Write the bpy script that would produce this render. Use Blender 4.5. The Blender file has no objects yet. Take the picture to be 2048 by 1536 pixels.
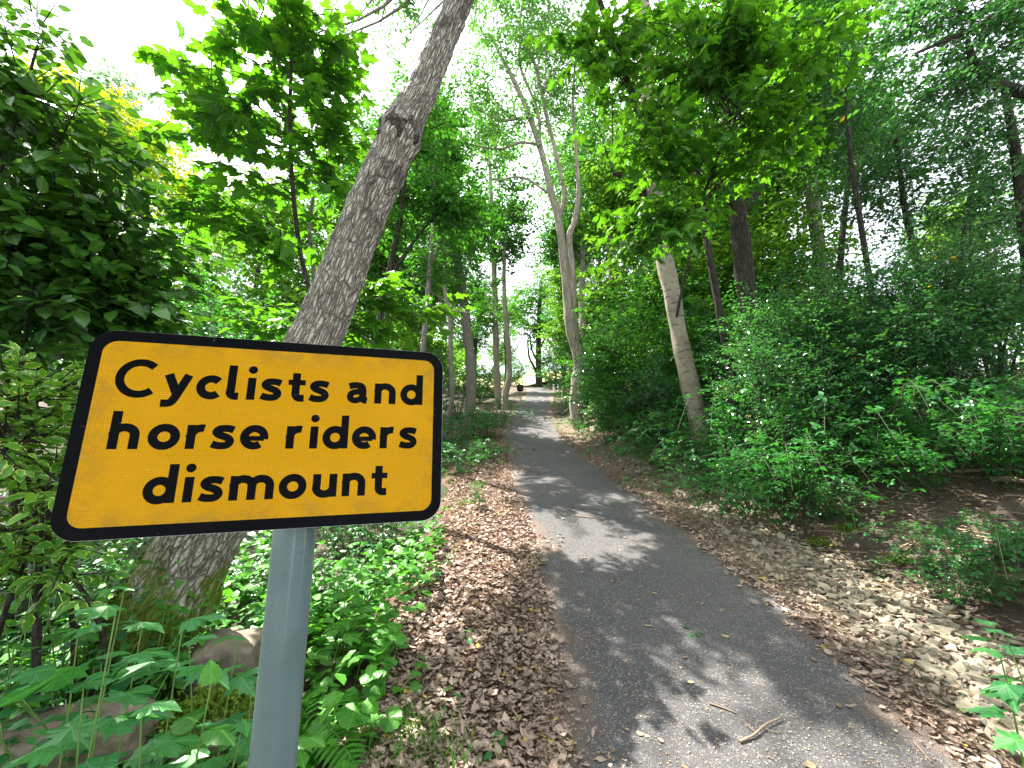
import bpy, math, random
import numpy as np
from mathutils import Matrix, Vector, noise as mnoise

# ------------------------------------------------------------------ camera, sky, sun, exposure
PITCH = math.radians(11.5)
CP, SP = math.cos(PITCH), math.sin(PITCH)
EYE = 1.6
F = 780.0
scene = bpy.context.scene
C = scene.collection
cam_d = bpy.data.cameras.new('camera'); cam = bpy.data.objects.new('camera', cam_d); C.objects.link(cam)
cam_d.sensor_width = 36; cam_d.lens = F/2048*36; cam_d.clip_end = 600; cam_d.clip_start = .05
cam.location = (0, 0, EYE); cam.rotation_euler = (math.pi/2+PITCH, 0, 0)
scene.camera = cam
SUN_EL, SUN_X, SUN_Y = math.radians(57), -.8, .6
world = bpy.data.worlds.new('World'); scene.world = world; world.use_nodes = True
wn, wl = world.node_tree.nodes, world.node_tree.links
wn.clear()
sky = wn.new('ShaderNodeTexSky'); sky.sky_type = 'NISHITA'; sky.sun_disc = False
sky.sun_elevation = SUN_EL; sky.sun_rotation = math.atan2(SUN_X, SUN_Y)
sky.dust_density = 2.5; sky.air_density = 1.0
bg = wn.new('ShaderNodeBackground'); bg.inputs['Strength'].default_value = .078
mixc = wn.new('ShaderNodeMix'); mixc.data_type = 'RGBA'
mixc.inputs['B'].default_value = (9.5, 9.8, 10.2, 1)
tc = wn.new('ShaderNodeTexCoord'); nz = wn.new('ShaderNodeTexNoise'); nz.inputs['Scale'].default_value = 2.2; nz.inputs['Detail'].default_value = 5
rp = wn.new('ShaderNodeMapRange'); rp.inputs['From Min'].default_value = .3; rp.inputs['From Max'].default_value = .55
rp.inputs['To Min'].default_value = .45; rp.inputs['To Max'].default_value = .95
wo = wn.new('ShaderNodeOutputWorld')
wl.new(tc.outputs['Generated'], nz.inputs['Vector']); wl.new(nz.outputs['Fac'], rp.inputs['Value'])
wl.new(rp.outputs['Result'], mixc.inputs['Factor']); wl.new(sky.outputs['Color'], mixc.inputs['A'])
wl.new(mixc.outputs['Result'], bg.inputs['Color']); wl.new(bg.outputs['Background'], wo.inputs['Surface'])
sun_d = bpy.data.lights.new('sun', 'SUN'); sun_d.energy = 5; sun_d.angle = math.radians(.55); sun_d.color = (1, .95, .86)
sun = bpy.data.objects.new('sun', sun_d); C.objects.link(sun)
_h = math.hypot(SUN_X, SUN_Y)
SUNV = Vector((SUN_X/_h*math.cos(SUN_EL), SUN_Y/_h*math.cos(SUN_EL), math.sin(SUN_EL)))
sun.rotation_euler = SUNV.to_track_quat('Z', 'Y').to_euler(); sun.location = (-8, 8, 20)
vs = scene.view_settings
vs.view_transform = 'Standard'; vs.look = 'None'; vs.gamma = 1; vs.use_curve_mapping = False
vs.exposure = 2.2
scene.cycles.max_bounces = 9; scene.cycles.diffuse_bounces = 3; scene.cycles.transmission_bounces = 6; scene.cycles.glossy_bounces = 3

# ------------------------------------------------------------------ coordinates
def cw(X, D, Z):
    """camera right / down / forward (metres) -> world"""
    X, D, Z = np.broadcast_arrays(*[np.asarray(a, float) for a in (X, D, Z)])
    return np.stack([X, Z*CP + D*SP, EYE - D*CP + Z*SP], -1)
def at(px, py, Z): return cw((px-1024)/F*Z, (py-768)/F*Z, Z)
def to_px(P):
    P = np.asarray(P); y = P[..., 1]; z = P[..., 2]-EYE
    Zf = y*CP + z*SP; D = y*SP - z*CP
    return 1024+P[..., 0]/Zf*F, 768+D/Zf*F, Zf
def ss(a, b, x): t = np.clip((x-a)/(b-a), 0, 1); return t*t*(3-2*t)
def hash2(i, j, s): 
    h = np.sin(i*127.1 + j*311.7 + s*74.7)*43758.5453
    return h-np.floor(h)
def vnoise(x, y, s=0):
    i, j = np.floor(x), np.floor(y); fx, fy = x-i, y-j
    fx, fy = fx*fx*(3-2*fx), fy*fy*(3-2*fy)
    return (hash2(i, j, s)*(1-fx)+hash2(i+1, j, s)*fx)*(1-fy)+(hash2(i, j+1, s)*(1-fx)+hash2(i+1, j+1, s)*fx)*fy
PZ = [-8, 0, 11, 14.2, 20.4, 22.9, 28, 35, 45, 70, 120]
PD = [1.6, 1.6, 1.58, 1.47, 1.30, .98, .66, .32, 0, -.6, -1.6]
XZ = [-8, 0, 2.35, 4.1, 6, 11.7, 14.2, 20.4, 22.9, 28, 33, 40]
XX = [1.02, 1.05, 1.09, 1.04, .88, .62, .70, 1.02, 1.44, 2.1, 2.2, 1.2]
def path_x(Z): return np.interp(Z, XZ, XX)
HALF = 1.0
def ground_D(X, Z, bumps=True):
    X, Z = np.broadcast_arrays(np.asarray(X, float), np.asarray(Z, float))
    D = np.interp(Z, PZ, PD); u = X-path_x(Z)
    u0 = 1.35+.65*(1-ss(3.4, 4.8, Z)); v = u-u0
    D = D - .42*np.clip(v, 0, 2.2)*ss(-.05, .5, v) - .22*np.clip(v-2.2, 0, 3)
    D = D + .16*ss(1.75, 2.4, -u)*(1-ss(4, 7, -u)) - .05*np.clip(-u-6, 0, 20)
    if bumps:
        w = ss(1.3, 2.2, np.abs(u))
        D = D - w*(.16*(vnoise(X*1.1, Z*1.1, 3)-.5) + .06*(vnoise(X*4, Z*4, 5)-.5))
        D = D - .012*(1-w)*ss(HALF, HALF+.3, np.abs(u))*(vnoise(X*7, Z*7, 8))
    return D
def G(X, Z, lift=0): 
    p = cw(X, ground_D(X, Z), Z); p[..., 2] += lift; return p
def gpx(px, py, lift=0):
    """world point of the ground seen at a pixel"""
    zs = np.linspace(.6, 60, 6000); X = (px-1024)/F*zs
    k = np.argmax((py-768)/F*zs >= ground_D(X, zs)); return G(X[k], zs[k], lift)

# ------------------------------------------------------------------ mesh tools
class T:  # a small template mesh
    def __init__(s, v, f): 
        s.v = np.array(v, float); s.loops = np.array([i for q in f for i in q]); s.tot = np.array([len(q) for q in f])
def norm(a): return a/np.maximum(np.linalg.norm(a, axis=-1, keepdims=True), 1e-9)
def frames(Y, N):
    Y = norm(Y); X = norm(np.cross(Y, N)); return np.stack([X, Y, np.cross(X, Y)], -1)
def scatter(t, O, R, S):
    S = np.asarray(S, float)
    if S.ndim == 1: S = S[:, None].repeat(3, 1)
    n, k = len(O), len(t.v)
    V = np.einsum('nij,nkj->nki', R, t.v[None]*S[:, None, :]) + O[:, None, :]
    L = (t.loops[None]+np.arange(n)[:, None]*k).ravel()
    uv = np.tile(t.v[t.loops][:, :2], (n, 1))
    return V.reshape(-1, 3), L, np.tile(t.tot, n), uv
def mesh(name, parts, mats, smooth=False, origin=None, mi=None):
    parts = [p for p in parts if len(p[0])]
    V = np.concatenate([p[0] for p in parts]); off = 0; Ls = []; M = []
    for k, p in enumerate(parts): 
        Ls.append(p[1]+off); off += len(p[0]); M.append(np.full(len(p[2]), mi[k] if mi else 0))
    L = np.concatenate(Ls); tot = np.concatenate([p[2] for p in parts]); uv = np.concatenate([p[3] for p in parts])
    if origin is not None: V = V-np.asarray(origin)
    me = bpy.data.meshes.new(name)
    me.vertices.add(len(V)); me.vertices.foreach_set('co', V.astype(np.float32).ravel())
    me.loops.add(len(L)); me.loops.foreach_set('vertex_index', L.astype(np.int32))
    me.polygons.add(len(tot)); me.polygons.foreach_set('loop_start', np.concatenate([[0], np.cumsum(tot)[:-1]]).astype(np.int32))
    me.polygons.foreach_set('loop_total', tot.astype(np.int32))
    me.polygons.foreach_set('material_index', np.concatenate(M).astype(np.int32))
    me.polygons.foreach_set('use_smooth', np.full(len(tot), bool(smooth)))
    me.uv_layers.new(name='UVMap').data.foreach_set('uv', uv.astype(np.float32).ravel())
    for m in (mats if isinstance(mats, (list, tuple)) else [mats]): me.materials.append(m)
    me.update(); me.validate(); return me
def link(name, me, parent=None, loc=None, **props):
    o = bpy.data.objects.new(name, me); C.objects.link(o)
    if parent is not None: o.parent = parent
    if loc is not None: o.location = loc
    for k, v in props.items(): o[k] = v
    return o
def thing(name, loc, label, cat, group=None):
    o = bpy.data.objects.new(name, None); C.objects.link(o); o.location = loc; o.empty_display_size = .1
    o['label'] = label; o['category'] = cat
    if group: o['group'] = group
    return o
def catmull(P, r, n):
    P = np.asarray(P, float); r = np.asarray(r, float)
    Q = np.vstack([2*P[0]-P[1], P, 2*P[-1]-P[-2]]); m = len(P)-1
    out = []; ro = []
    for i in range(m):
        t = np.linspace(0, 1, n, endpoint=(i == m-1))[:, None]
        a, b, c, d = Q[i:i+4]
        out.append(.5*((2*b)+(-a+c)*t+(2*a-5*b+4*c-d)*t**2+(-a+3*b-3*c+d)*t**3)); ro.append(r[i]*(1-t[:, 0])+r[i+1]*t[:, 0])
    return np.vstack(out), np.concatenate(ro)
def tube(P, r, sides=8, disp=None, cap=True):
    P = np.asarray(P, float); r = np.asarray(r, float)*np.ones(len(P))
    Tn = norm(np.gradient(P, axis=0)); ref = np.array([0, 1, 0.]) if abs(Tn[:, 1]).max() < .8 else (np.array([1, 0, 0.]) if abs(Tn[:, 0]).max() < .8 else np.array([.3, .5, .81]))
    A = norm(np.cross(Tn, ref)); B = np.cross(Tn, A)
    th = np.linspace(0, 2*np.pi, sides, endpoint=False)
    ln = np.concatenate([[0], np.cumsum(np.linalg.norm(np.diff(P, axis=0), axis=1))])
    rad = r[:, None]*np.ones(sides)
    if disp is not None: rad = rad+disp(th[None]*np.ones((len(P), 1)), ln[:, None]*np.ones(sides), r)
    V = P[:, None]+rad[..., None]*(np.cos(th)[None, :, None]*A[:, None]+np.sin(th)[None, :, None]*B[:, None])
    i = np.arange(len(P)-1)[:, None]; j = np.arange(sides)[None]; j2 = (j+1) % sides
    L = np.stack([i*sides+j, i*sides+j2, (i+1)*sides+j2, (i+1)*sides+j], -1).reshape(-1)
    c = 2*np.pi*r.mean()
    U = np.stack([np.stack([(j+a)/sides*c+0*i, ln[i+b]+0*j], -1) for a, b in ((0, 0), (1, 0), (1, 1), (0, 1))], 2).reshape(-1, 2)
    tot = np.full((len(P)-1)*sides, 4); V = V.reshape(-1, 3)
    if cap:
        L = np.concatenate([L, (len(P)-1)*sides+np.arange(sides)]); tot = np.append(tot, sides); U = np.vstack([U, np.zeros((sides, 2))+ln[-1]])
    return V, L, tot, U
def cat(parts):
    off = 0; o = [[], [], [], []]
    for p in parts:
        o[0].append(p[0]); o[1].append(p[1]+off); o[2].append(p[2]); o[3].append(p[3]); off += len(p[0])
    return tuple(np.concatenate(x) for x in o)
def mesh_copy(root, loc, rz, sc, label, group=None):
    r = root.copy(); C.objects.link(r); r.location = loc; r.rotation_euler = (0, 0, rz); r.scale = sc if hasattr(sc, '__len__') else (sc,)*3
    r['label'] = label
    if group: r['group'] = group
    for ch in root.children:
        c = ch.copy(); C.objects.link(c); c.parent = r
    return r

# templates: base at origin, tip along +Y, upper side +Z
def oval(w=.5, fold=.1, droop=.12):
    xs = lambda t: w/2*math.sin(math.pi*t**.85)
    v = [(0, 0, 0), (0, .35, 0), (0, .7, -droop*.4), (0, 1, -droop)]
    for s in (-1, 1): v += [(s*xs(.32), .32, fold*w), (s*xs(.68), .68, fold*w-droop*.5)]
    return T(v, [(0, 1, 4), (1, 2, 5, 4), (2, 3, 5), (1, 0, 6), (2, 1, 6, 7), (3, 2, 7)])
def diamond(w=.6, fold=.12): return T([(0, 0, 0), (-w/2, .45, fold), (0, 1, -.08), (w/2, .45, fold)], [(0, 2, 1), (0, 3, 2)])
def outline_leaf(right, cy=.25, cup=.18, stalk=0):
    pts = [(x, y) for x, y in right]; full = pts+[(-x, y) for x, y in reversed(pts[1:-1])]
    z = lambda x, y: -cup*(x*x+(y-cy)**2)+.05*math.sin(9*x+4*y)
    v = [(0, cy, 0.03)]+[(x, y, z(x, y)) for x, y in full]; n = len(full)
    f = [(0, 1+i, 1+(i+1) % n) for i in range(n)]
    if stalk: v += [(-.012, .02, 0), (.012, .02, 0), (0, -stalk, -.08)]; f.append((n+1, n+2, n+3))
    return T(v, f)
MAPLE = [(0, 0), (.14, -.10), (.27, -.06), (.42, -.12), (.34, .08), (.46, .12), (.66, .33), (.46, .34), (.47, .46), (.27, .42), (.26, .62), (.36, .70), (.19, .77), (.12, .9), (0, 1.12)]
t_maple = outline_leaf(MAPLE, .26, .2, .35)
t_maple2 = outline_leaf([(x*(.92+.1*math.sin(7*y)), y) for x, y in MAPLE], .26, .42, .35)
NETTLE = [(0, 0), (.2, .02), (.32, .14), (.30, .17), (.38, .32), (.34, .35), (.35, .5), (.29, .53), (.25, .68), (.19, .7), (.1, .87), (0, 1)]
t_maple3 = outline_leaf([(x*(1.06+.08*math.cos(9*y)), y*(1+.05*math.sin(8*x))) for x, y in MAPLE], .24, .5, .35)
t_maple4 = T([(x+.10*y*y, y*(.97), z+.22*x*abs(x)) for x, y, z in t_maple2.v], [])
t_maple4.loops, t_maple4.tot = t_maple2.loops, t_maple2.tot
t_nettle = outline_leaf(NETTLE, .4, .3, .15)
t_heart = outline_leaf([(0, .06), (.16, -.06), (.36, -.04), (.5, .14), (.52, .36), (.42, .58), (.28, .76), (.12, .92), (0, 1)], .35, .22, .3)
t_round = outline_leaf([(0, .12), (.16, -.08), (.36, -.06), (.46, .1), (.56, .16), (.56, .34), (.62, .46), (.52, .6), (.5, .74), (.34, .82), (.26, .95), (.1, .95), (0, 1.02)], .3, .12, .3)
t_oval, t_oval2, t_dia = oval(.5), oval(.62, .06, .2), diamond()
t_narrow = oval(.28, .1, .2); t_dian = diamond(.38)
def trifol():
    b = oval(.66, .08, .16); vs_, fs = [], []
    for a, s in ((0, 1), (75, .85), (-75, .85)):
        ca, sa = math.cos(math.radians(a)), math.sin(math.radians(a)); k = len(vs_)
        for x, y, z in b.v: 
            y2 = y*s+.12; vs_.append((x*s*ca-y2*sa, x*s*sa+y2*ca, z*s))
        i = 0
        for n in b.tot: fs.append(tuple(b.loops[i:i+n]+k)); i += n
    return T(vs_, fs)
t_tri = trifol()
t_twig = T([(1, 0, 0), (-.5, 0, .87), (-.5, 0, -.87), (.4, 1, 0), (-.2, 1, .35), (-.2, 1, -.35)], [(0, 1, 4, 3), (1, 2, 5, 4), (2, 0, 3, 5)])
t_blade = T([(-.03, 0, 0), (.03, 0, 0), (.022, .5, .06), (-.022, .5, .06), (0, 1, .3)], [(0, 1, 2, 3), (3, 2, 4)])
def litter(seed):
    r = random.Random(seed); c = r.uniform(-.5, .7); d = r.uniform(-.3, .5)
    v = []
    for y, w in ((0, .12), (.3, .62), (.65, .55), (1, .08)):
        for s in (-1, 0, 1): v.append((s*w/2*r.uniform(.8, 1.15), y-.5+r.uniform(-.04, .04), c*(s*w/2)**2*1.6+d*(y-.5)**2+r.uniform(-.04, .04)))
    f = []
    for a in range(3):
        for b in range(2): f.append((a*3+b, a*3+b+1, a*3+b+4, a*3+b+3))
    return T(v, f)
t_litter = [litter(k) for k in range(6)]
def hull_stone(seed, flat=.45):
    import bmesh
    r = random.Random(seed); bm = bmesh.new()
    for k in range(13):
        v = Vector((r.gauss(0, 1), r.gauss(0, 1), r.gauss(0, 1))).normalized()
        v = Vector([max(-.72, min(.72, q)) for q in v]); bm.verts.new((v.x*r.uniform(.8, 1.1), v.y*r.uniform(.55, .8), v.z*flat))
    bmesh.ops.convex_hull(bm, input=bm.verts)
    bmesh.ops.delete(bm, geom=[v for v in bm.verts if not v.link_faces], context='VERTS')
    bm.verts.index_update()
    t = T([v.co[:] for v in bm.verts], [[v.index for v in f.verts] for f in bm.faces]); bm.free(); return t
t_stone = [hull_stone(k, .3+.06*k) for k in range(7)]

# ------------------------------------------------------------------ materials
class NT:
    def __init__(s, name):
        s.m = bpy.data.materials.new(name); s.m.use_nodes = True; s.n = s.m.node_tree.nodes; s.l = s.m.node_tree.links; s.n.clear()
        s.out = s.n.new('ShaderNodeOutputMaterial')
    def new(s, t, ins=None, **kw):
        x = s.n.new(t)
        for k, v in kw.items(): setattr(x, k, v)
        for k, v in (ins or {}).items():
            if hasattr(v, 'is_linked') or isinstance(v, bpy.types.NodeSocket): s.l.new(v, x.inputs[k])
            else: x.inputs[k].default_value = v
        return x
    def math(s, op, a, b=0.0, clamp=False): 
        return s.new('ShaderNodeMath', {0: a, 1: b}, operation=op, use_clamp=clamp).outputs[0]
    def rng(s, v, a, b, c=0.0, d=1.0): return s.new('ShaderNodeMapRange', {'Value': v, 'From Min': a, 'From Max': b, 'To Min': c, 'To Max': d}).outputs['Result']
    def mix(s, f, a, b, bt='MIX'):
        x = s.n.new('ShaderNodeMix'); x.data_type = 'RGBA'; x.blend_type = bt
        for k, v in ((0, f), (6, a), (7, b)):
            if isinstance(v, bpy.types.NodeSocket): s.l.new(v, x.inputs[k])
            else: x.inputs[k].default_value = v if k == 0 else (*v[:3], 1)
        return x.outputs[2]
    def noise(s, vec, scale, detail=4, rough=.55): return s.new('ShaderNodeTexNoise', {'Vector': vec, 'Scale': scale, 'Detail': detail, 'Roughness': rough}).outputs['Fac']
    def bump(s, h, strength, dist, n=None):
        i = {'Height': h, 'Strength': strength, 'Distance': dist}
        if n is not None: i['Normal'] = n
        return s.new('ShaderNodeBump', i).outputs['Normal']
    def princ(s, col, rough=.6, spec=.4, normal=None, **k):
        i = {'Base Color': col if isinstance(col, bpy.types.NodeSocket) else (*col[:3], 1), 'Roughness': rough, 'Specular IOR Level': spec}
        if normal is not None: i['Normal'] = normal
        i.update(k); return s.new('ShaderNodeBsdfPrincipled', i).outputs[0]
    def done(s, sh): s.l.new(sh, s.out.inputs['Surface']); return s.m
    def obj(s): return s.new('ShaderNodeTexCoord').outputs['Object']
    def uv(s): return s.new('ShaderNodeTexCoord').outputs['UV']
    def pos(s): return s.new('ShaderNodeNewGeometry').outputs['Position']

def leaf_mat(name, c1, c2, trans=.42, tint=(1.25, 1.35, .45), rough=.45, spec=.45, veins=True, edge=None, brown=0):
    k = NT(name)
    g = k.new('ShaderNodeNewGeometry'); oi = k.new('ShaderNodeObjectInfo')
    r = k.math('FRACT', k.math('ADD', g.outputs['Random Per Island'], oi.outputs['Random']))
    patch = k.noise(g.outputs['Position'], .9, 2)
    f = k.math('ADD', k.math('MULTIPLY', r, .65), k.math('MULTIPLY', k.rng(patch, .35, .65), .35))
    col = k.mix(f, c1, c2)
    if brown: col = k.mix(k.math('GREATER_THAN', r, 1-brown), col, (.32, .24, .03))
    h = None
    if veins:
        sep = k.new('ShaderNodeSeparateXYZ', {0: k.uv()}); ax = k.math('ABSOLUTE', sep.outputs[0])
        w = k.math('SINE', k.math('MULTIPLY', k.math('SUBTRACT', sep.outputs[1], k.math('MULTIPLY', ax, .9)), 34))
        side = k.math('POWER', k.math('MAXIMUM', w, 0), 8); mid = k.math('LESS_THAN', ax, .018)
        vn = k.math('MAXIMUM', k.math('MULTIPLY', side, .55), mid, True)
        col = k.mix(k.math('MULTIPLY', vn, .35), col, (c2[0]*2.2+.03, c2[1]*1.8+.04, c2[2]*1.6+.02))
        h = k.bump(vn, .25, .003)
    if edge is not None:
        sep = k.new('ShaderNodeSeparateXYZ', {0: k.uv()}); ax = k.math('ABSOLUTE', sep.outputs[0])
        w = k.math('MULTIPLY', k.math('SINE', k.math('MULTIPLY', sep.outputs[1], math.pi)), .25)
        e = k.math('GREATER_THAN', ax, k.math('MULTIPLY', w, k.rng(k.noise(g.outputs['Position'], 60, 2),   .3, .7, .5, 1.05)))
        col = k.mix(e, col, edge)
    if veins:
        sp_ = k.math('GREATER_THAN', k.noise(g.outputs['Position'], 75, 3, .6), .68); sel = k.math('GREATER_THAN', k.noise(g.outputs['Position'], 9, 2), .5)
        col = k.mix(k.math('MULTIPLY', k.math('MULTIPLY', sp_, sel), .75), col, (.10, .07, .02))
    tcol = k.mix(1.0, col, (tint[0], tint[1], tint[2]), 'MULTIPLY')
    pr = k.princ(col, rough, spec, h); tr = k.new('ShaderNodeBsdfTranslucent', {'Color': tcol}).outputs[0]
    return k.done(k.new('ShaderNodeMixShader', {0: trans, 1: pr, 2: tr}).outputs[0])

M_syc = leaf_mat('sycamore_leaf', (.03, .13, .02), (.08, .25, .02), .5, (1.75, 1.5, .4))
M_laurel = leaf_mat('laurel_leaf', (.018, .085, .02), (.06, .18, .02), .25, (1.6, 1.5, .4), .28, .6)
M_varieg = leaf_mat('variegated_leaf', (.05, .2, .03), (.13, .32, .03), .3, (1.3, 1.3, .4), .35, .5, False, (.50, .60, .12))
M_ash = leaf_mat('ash_leaf', (.05, .16, .035), (.10, .25, .05), .45, (1.3, 1.35, .5), .5, .4, False)
M_wood = leaf_mat('woodland_leaf', (.022, .11, .02), (.062, .21, .03), .45, (1.5, 1.45, .5), .5, .4, False)
M_dark = leaf_mat('hawthorn_leaf', (.022, .11, .042), (.065, .21, .07), .42, (1.5, 1.5, .5), .27, .8, False, None, .004)
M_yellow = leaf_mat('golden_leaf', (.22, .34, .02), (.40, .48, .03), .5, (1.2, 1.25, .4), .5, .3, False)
M_pale = leaf_mat('larch_leaf', (.12, .25, .14), (.2, .33, .18), .35, (1.2, 1.2, .7), .6, .3, False)
M_bramble = leaf_mat('bramble_leaf', (.02, .12, .035), (.055, .22, .05), .38, (1.3, 1.4, .5), .34, .6, False)
M_herb = leaf_mat('herb_leaf', (.038, .18, .022), (.10, .32, .035), .42, (1.3, 1.3, .45), .42, .45)
M_teal = leaf_mat('seedling_leaf', (.03, .17, .06), (.075, .28, .065), .4, (1.3, 1.3, .4), .4, .5)
M_grass = leaf_mat('grass_blade', (.05, .17, .03), (.12, .27, .05), .35, (1.2, 1.2, .5), .5, .3, False)
M_far = leaf_mat('far_leaf', (.06, .19, .03), (.16, .34, .04), .45, (1.4, 1.3, .5), .6, .2, False)
M_brownleaf = leaf_mat('fallen_leaf', (.06, .04, .034), (.47, .36, .29), .12, (1.2, .9, .6), .55, .4, True, None, .02)
def bark(name, c1, c2, sc=60, stretch=6, depth=.012, moss=None, scars=False):
    k = NT(name); uv = k.uv(); P = k.pos()
    mp = k.new('ShaderNodeMapping', {'Vector': uv, 'Scale': (sc, sc/stretch, 1)})
    wob = k.new('ShaderNodeTexNoise', {'Vector': mp.outputs[0], 'Scale': .45, 'Detail': 4}).outputs['Color']
    vec = k.new('ShaderNodeMix', {0: .42, 4: mp.outputs[0], 5: wob}, data_type='VECTOR').outputs[1]
    v = k.new('ShaderNodeTexVoronoi', {'Vector': vec, 'Scale': 1.0}, feature='DISTANCE_TO_EDGE').outputs['Distance']
    v2 = k.new('ShaderNodeTexVoronoi', {'Vector': vec, 'Scale': .43}, feature='DISTANCE_TO_EDGE').outputs['Distance']
    ridge = k.math('MULTIPLY', k.rng(v, 0, .2, .25, 1), k.rng(v2, 0, .05, .15, 1)); fine = k.noise(P, 90, 5); big = k.noise(P, 2.5, 4)
    if scars:
        w = k.new('ShaderNodeTexWave', {'Vector': uv, 'Scale': 2.6, 'Distortion': 3.2, 'Detail': 2, 'Detail Scale': 3.0}, wave_type='BANDS', bands_direction='Y').outputs['Fac']
        sc_ = k.math('MULTIPLY', k.math('POWER', w, 16), k.rng(k.noise(P, 6.5, 2), .5, .58)); h = k.math('SUBTRACT', k.math('MULTIPLY', fine, .35), k.math('MULTIPLY', sc_, .8))
        col = k.mix(k.rng(big, .3, .7), c1, c2); col = k.mix(k.math('MULTIPLY', sc_, .75), col, (.03, .026, .02)); col = k.mix(k.math('MULTIPLY', k.rng(k.noise(P, 14, 4), .5, .7), .45), col, (.12, .13, .08))
    else:
        h = k.math('ADD', ridge, k.math('MULTIPLY', fine, .35))
        col = k.mix(k.math('MULTIPLY', ridge, k.rng(fine, .2, .6)), c1, c2); col = k.mix(k.math('MULTIPLY', k.rng(big, .45, .7), .35), col, (c1[0]*1.3, c1[1]*1.4, c1[2]*1.2))
    rough = .85
    if moss is not None:
        col = moss(k, col, P)
    return k.done(k.princ(col, rough, .2, k.bump(h, .9, depth)))
def moss_fn(k, col, P):
    sx = k.new('ShaderNodeSeparateXYZ', {0: P}); n = k.noise(P, 7, 6, .65)
    # moss grows on the leaning underside's upper (left) flank, thickest near the foot
    a = k.math('SUBTRACT', k.math('MULTIPLY', sx.outputs[2], -.8), k.math('MULTIPLY', sx.outputs[0], 1.05))
    m = k.rng(k.math('ADD', a, k.math('MULTIPLY', k.math('SUBTRACT', n, .5), 2.6)), .98, 1.2)
    m = k.math('MULTIPLY', m, k.rng(sx.outputs[2], 1.35, .9))
    mc = k.mix(k.noise(P, 60, 3), (.05, .085, .012), (.19, .24, .03))
    dk = k.math('MULTIPLY', k.rng(k.noise(P, 5, 5), .52, .62), k.rng(sx.outputs[2], 2.2, 2.9))
    return k.mix(m, k.mix(k.math('MULTIPLY', dk, .5), col, (.04, .036, .032)), mc)
M_barkA = bark('furrowed_bark', (.085, .075, .066), (.62, .57, .50), 88, 4.8, .022, moss_fn)
M_collar = bark('healed_bark', (.02, .018, .016), (.16, .14, .125), 70, 2, .02)
M_beech = bark('smooth_pale_bark', (.22, .19, .15), (.40, .35, .285), 20, 3, .006, None, True)
M_barkG = bark('grey_bark', (.12, .11, .095), (.30, .275, .235), 40, 5, .01)
M_barkD = bark('dark_bark', (.018, .016, .013), (.085, .075, .06), 45, 5, .01)
M_barkF = bark('ash_tree_bark', (.16, .14, .11), (.38, .34, .27), 26, 7, .006)

# ------------------------------------------------------------------ ground, path, verges
def sheet(name, xs, zs, fn, mat, **props):
    X, Z = np.meshgrid(xs, zs); V = fn(X, Z).reshape(-1, 3); nx, nz_ = len(xs), len(zs)
    i = np.arange(nz_-1)[:, None]; j = np.arange(nx-1)[None]
    L = np.stack([i*nx+j, i*nx+j+1, (i+1)*nx+j+1, (i+1)*nx+j], -1).reshape(-1)
    uvv = np.stack([X, Z], -1).reshape(-1, 2)[L]
    return link(name, mesh(name, [(V, L, np.full((nx-1)*(nz_-1), 4), uvv)], mat, True), **props)
k = NT('soil'); P = k.pos()
n1, n2 = k.noise(P, 3, 6, .65), k.noise(P, 45, 5, .7)
col = k.mix(k.rng(n1, .35, .65), (.07, .058, .047), (.16, .13, .10)); col = k.mix(k.rng(n2, .5, .75), col, (.14, .10, .07))
col = k.mix(k.math('MULTIPLY', k.rng(k.noise(P, 1.3, 4), .55, .7), .6), col, (.04, .06, .015))
M_soil = k.done(k.princ(col, .95, .15, k.bump(k.math('ADD', n1, n2), 1, .04)))
k = NT('tarmac'); P = k.pos(); sep = k.new('ShaderNodeSeparateXYZ', {0: k.uv()})
au = k.math('ABSOLUTE', sep.outputs[0])
vo = k.new('ShaderNodeTexVoronoi', {'Vector': P, 'Scale': 150.0, 'Randomness': 1.0})
sp = k.new('ShaderNodeSeparateColor', {0: vo.outputs['Color']}).outputs[0]
base = k.mix(sp, (.036, .036, .040), (.105, .103, .106)); base = k.mix(k.math('GREATER_THAN', sp, .93), base, (.22, .21, .2))
base = k.mix(k.math('MULTIPLY', k.rng(k.noise(P, .8, 5), .35, .7), .5), base, (.14, .13, .125))
nb = k.noise(P, 2.2, 7, .7)
deb = k.rng(k.math('ADD', k.math('MULTIPLY', k.math('POWER', au, 1.6), .62), nb), .80, 1.08)
fine = k.rng(k.noise(P, 130, 3, .8), .35, .6)
deb = k.math('MULTIPLY', deb, k.rng(fine, 0, 1, .45, 1.0))
base = k.mix(deb, base, k.mix(k.noise(P, 90, 3), (.085, .050, .034), (.27, .175, .12)))
M_path = k.done(k.princ(base, k.rng(nb, .3, .7, .72, .9), .3, k.bump(k.math('ADD', vo.outputs['Distance'], k.math('MULTIPLY', fine, .6)), .7, .006)))
k = NT('meadow'); P = k.pos()
M_field = k.done(k.princ(k.mix(k.noise(P, .6, 6), (.30, .34, .10), (.55, .52, .28)), .9, .1))
k = NT('verge_soil'); P = k.pos(); n2 = k.noise(P, 70, 6, .75)
M_litterbase = k.done(k.princ(k.mix(k.rng(n2, .3, .7), (.04, .025, .018), (.22, .14, .095)), .9, .2, k.bump(n2, 1, .02)))
k = NT('verge_stone_dust'); P = k.pos(); n2 = k.noise(P, 60, 6, .75)
M_vergebase = k.done(k.princ(k.mix(k.rng(n2, .3, .7), (.06, .045, .032), (.28, .23, .16)), .9, .2, k.bump(n2, 1, .02)))

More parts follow.
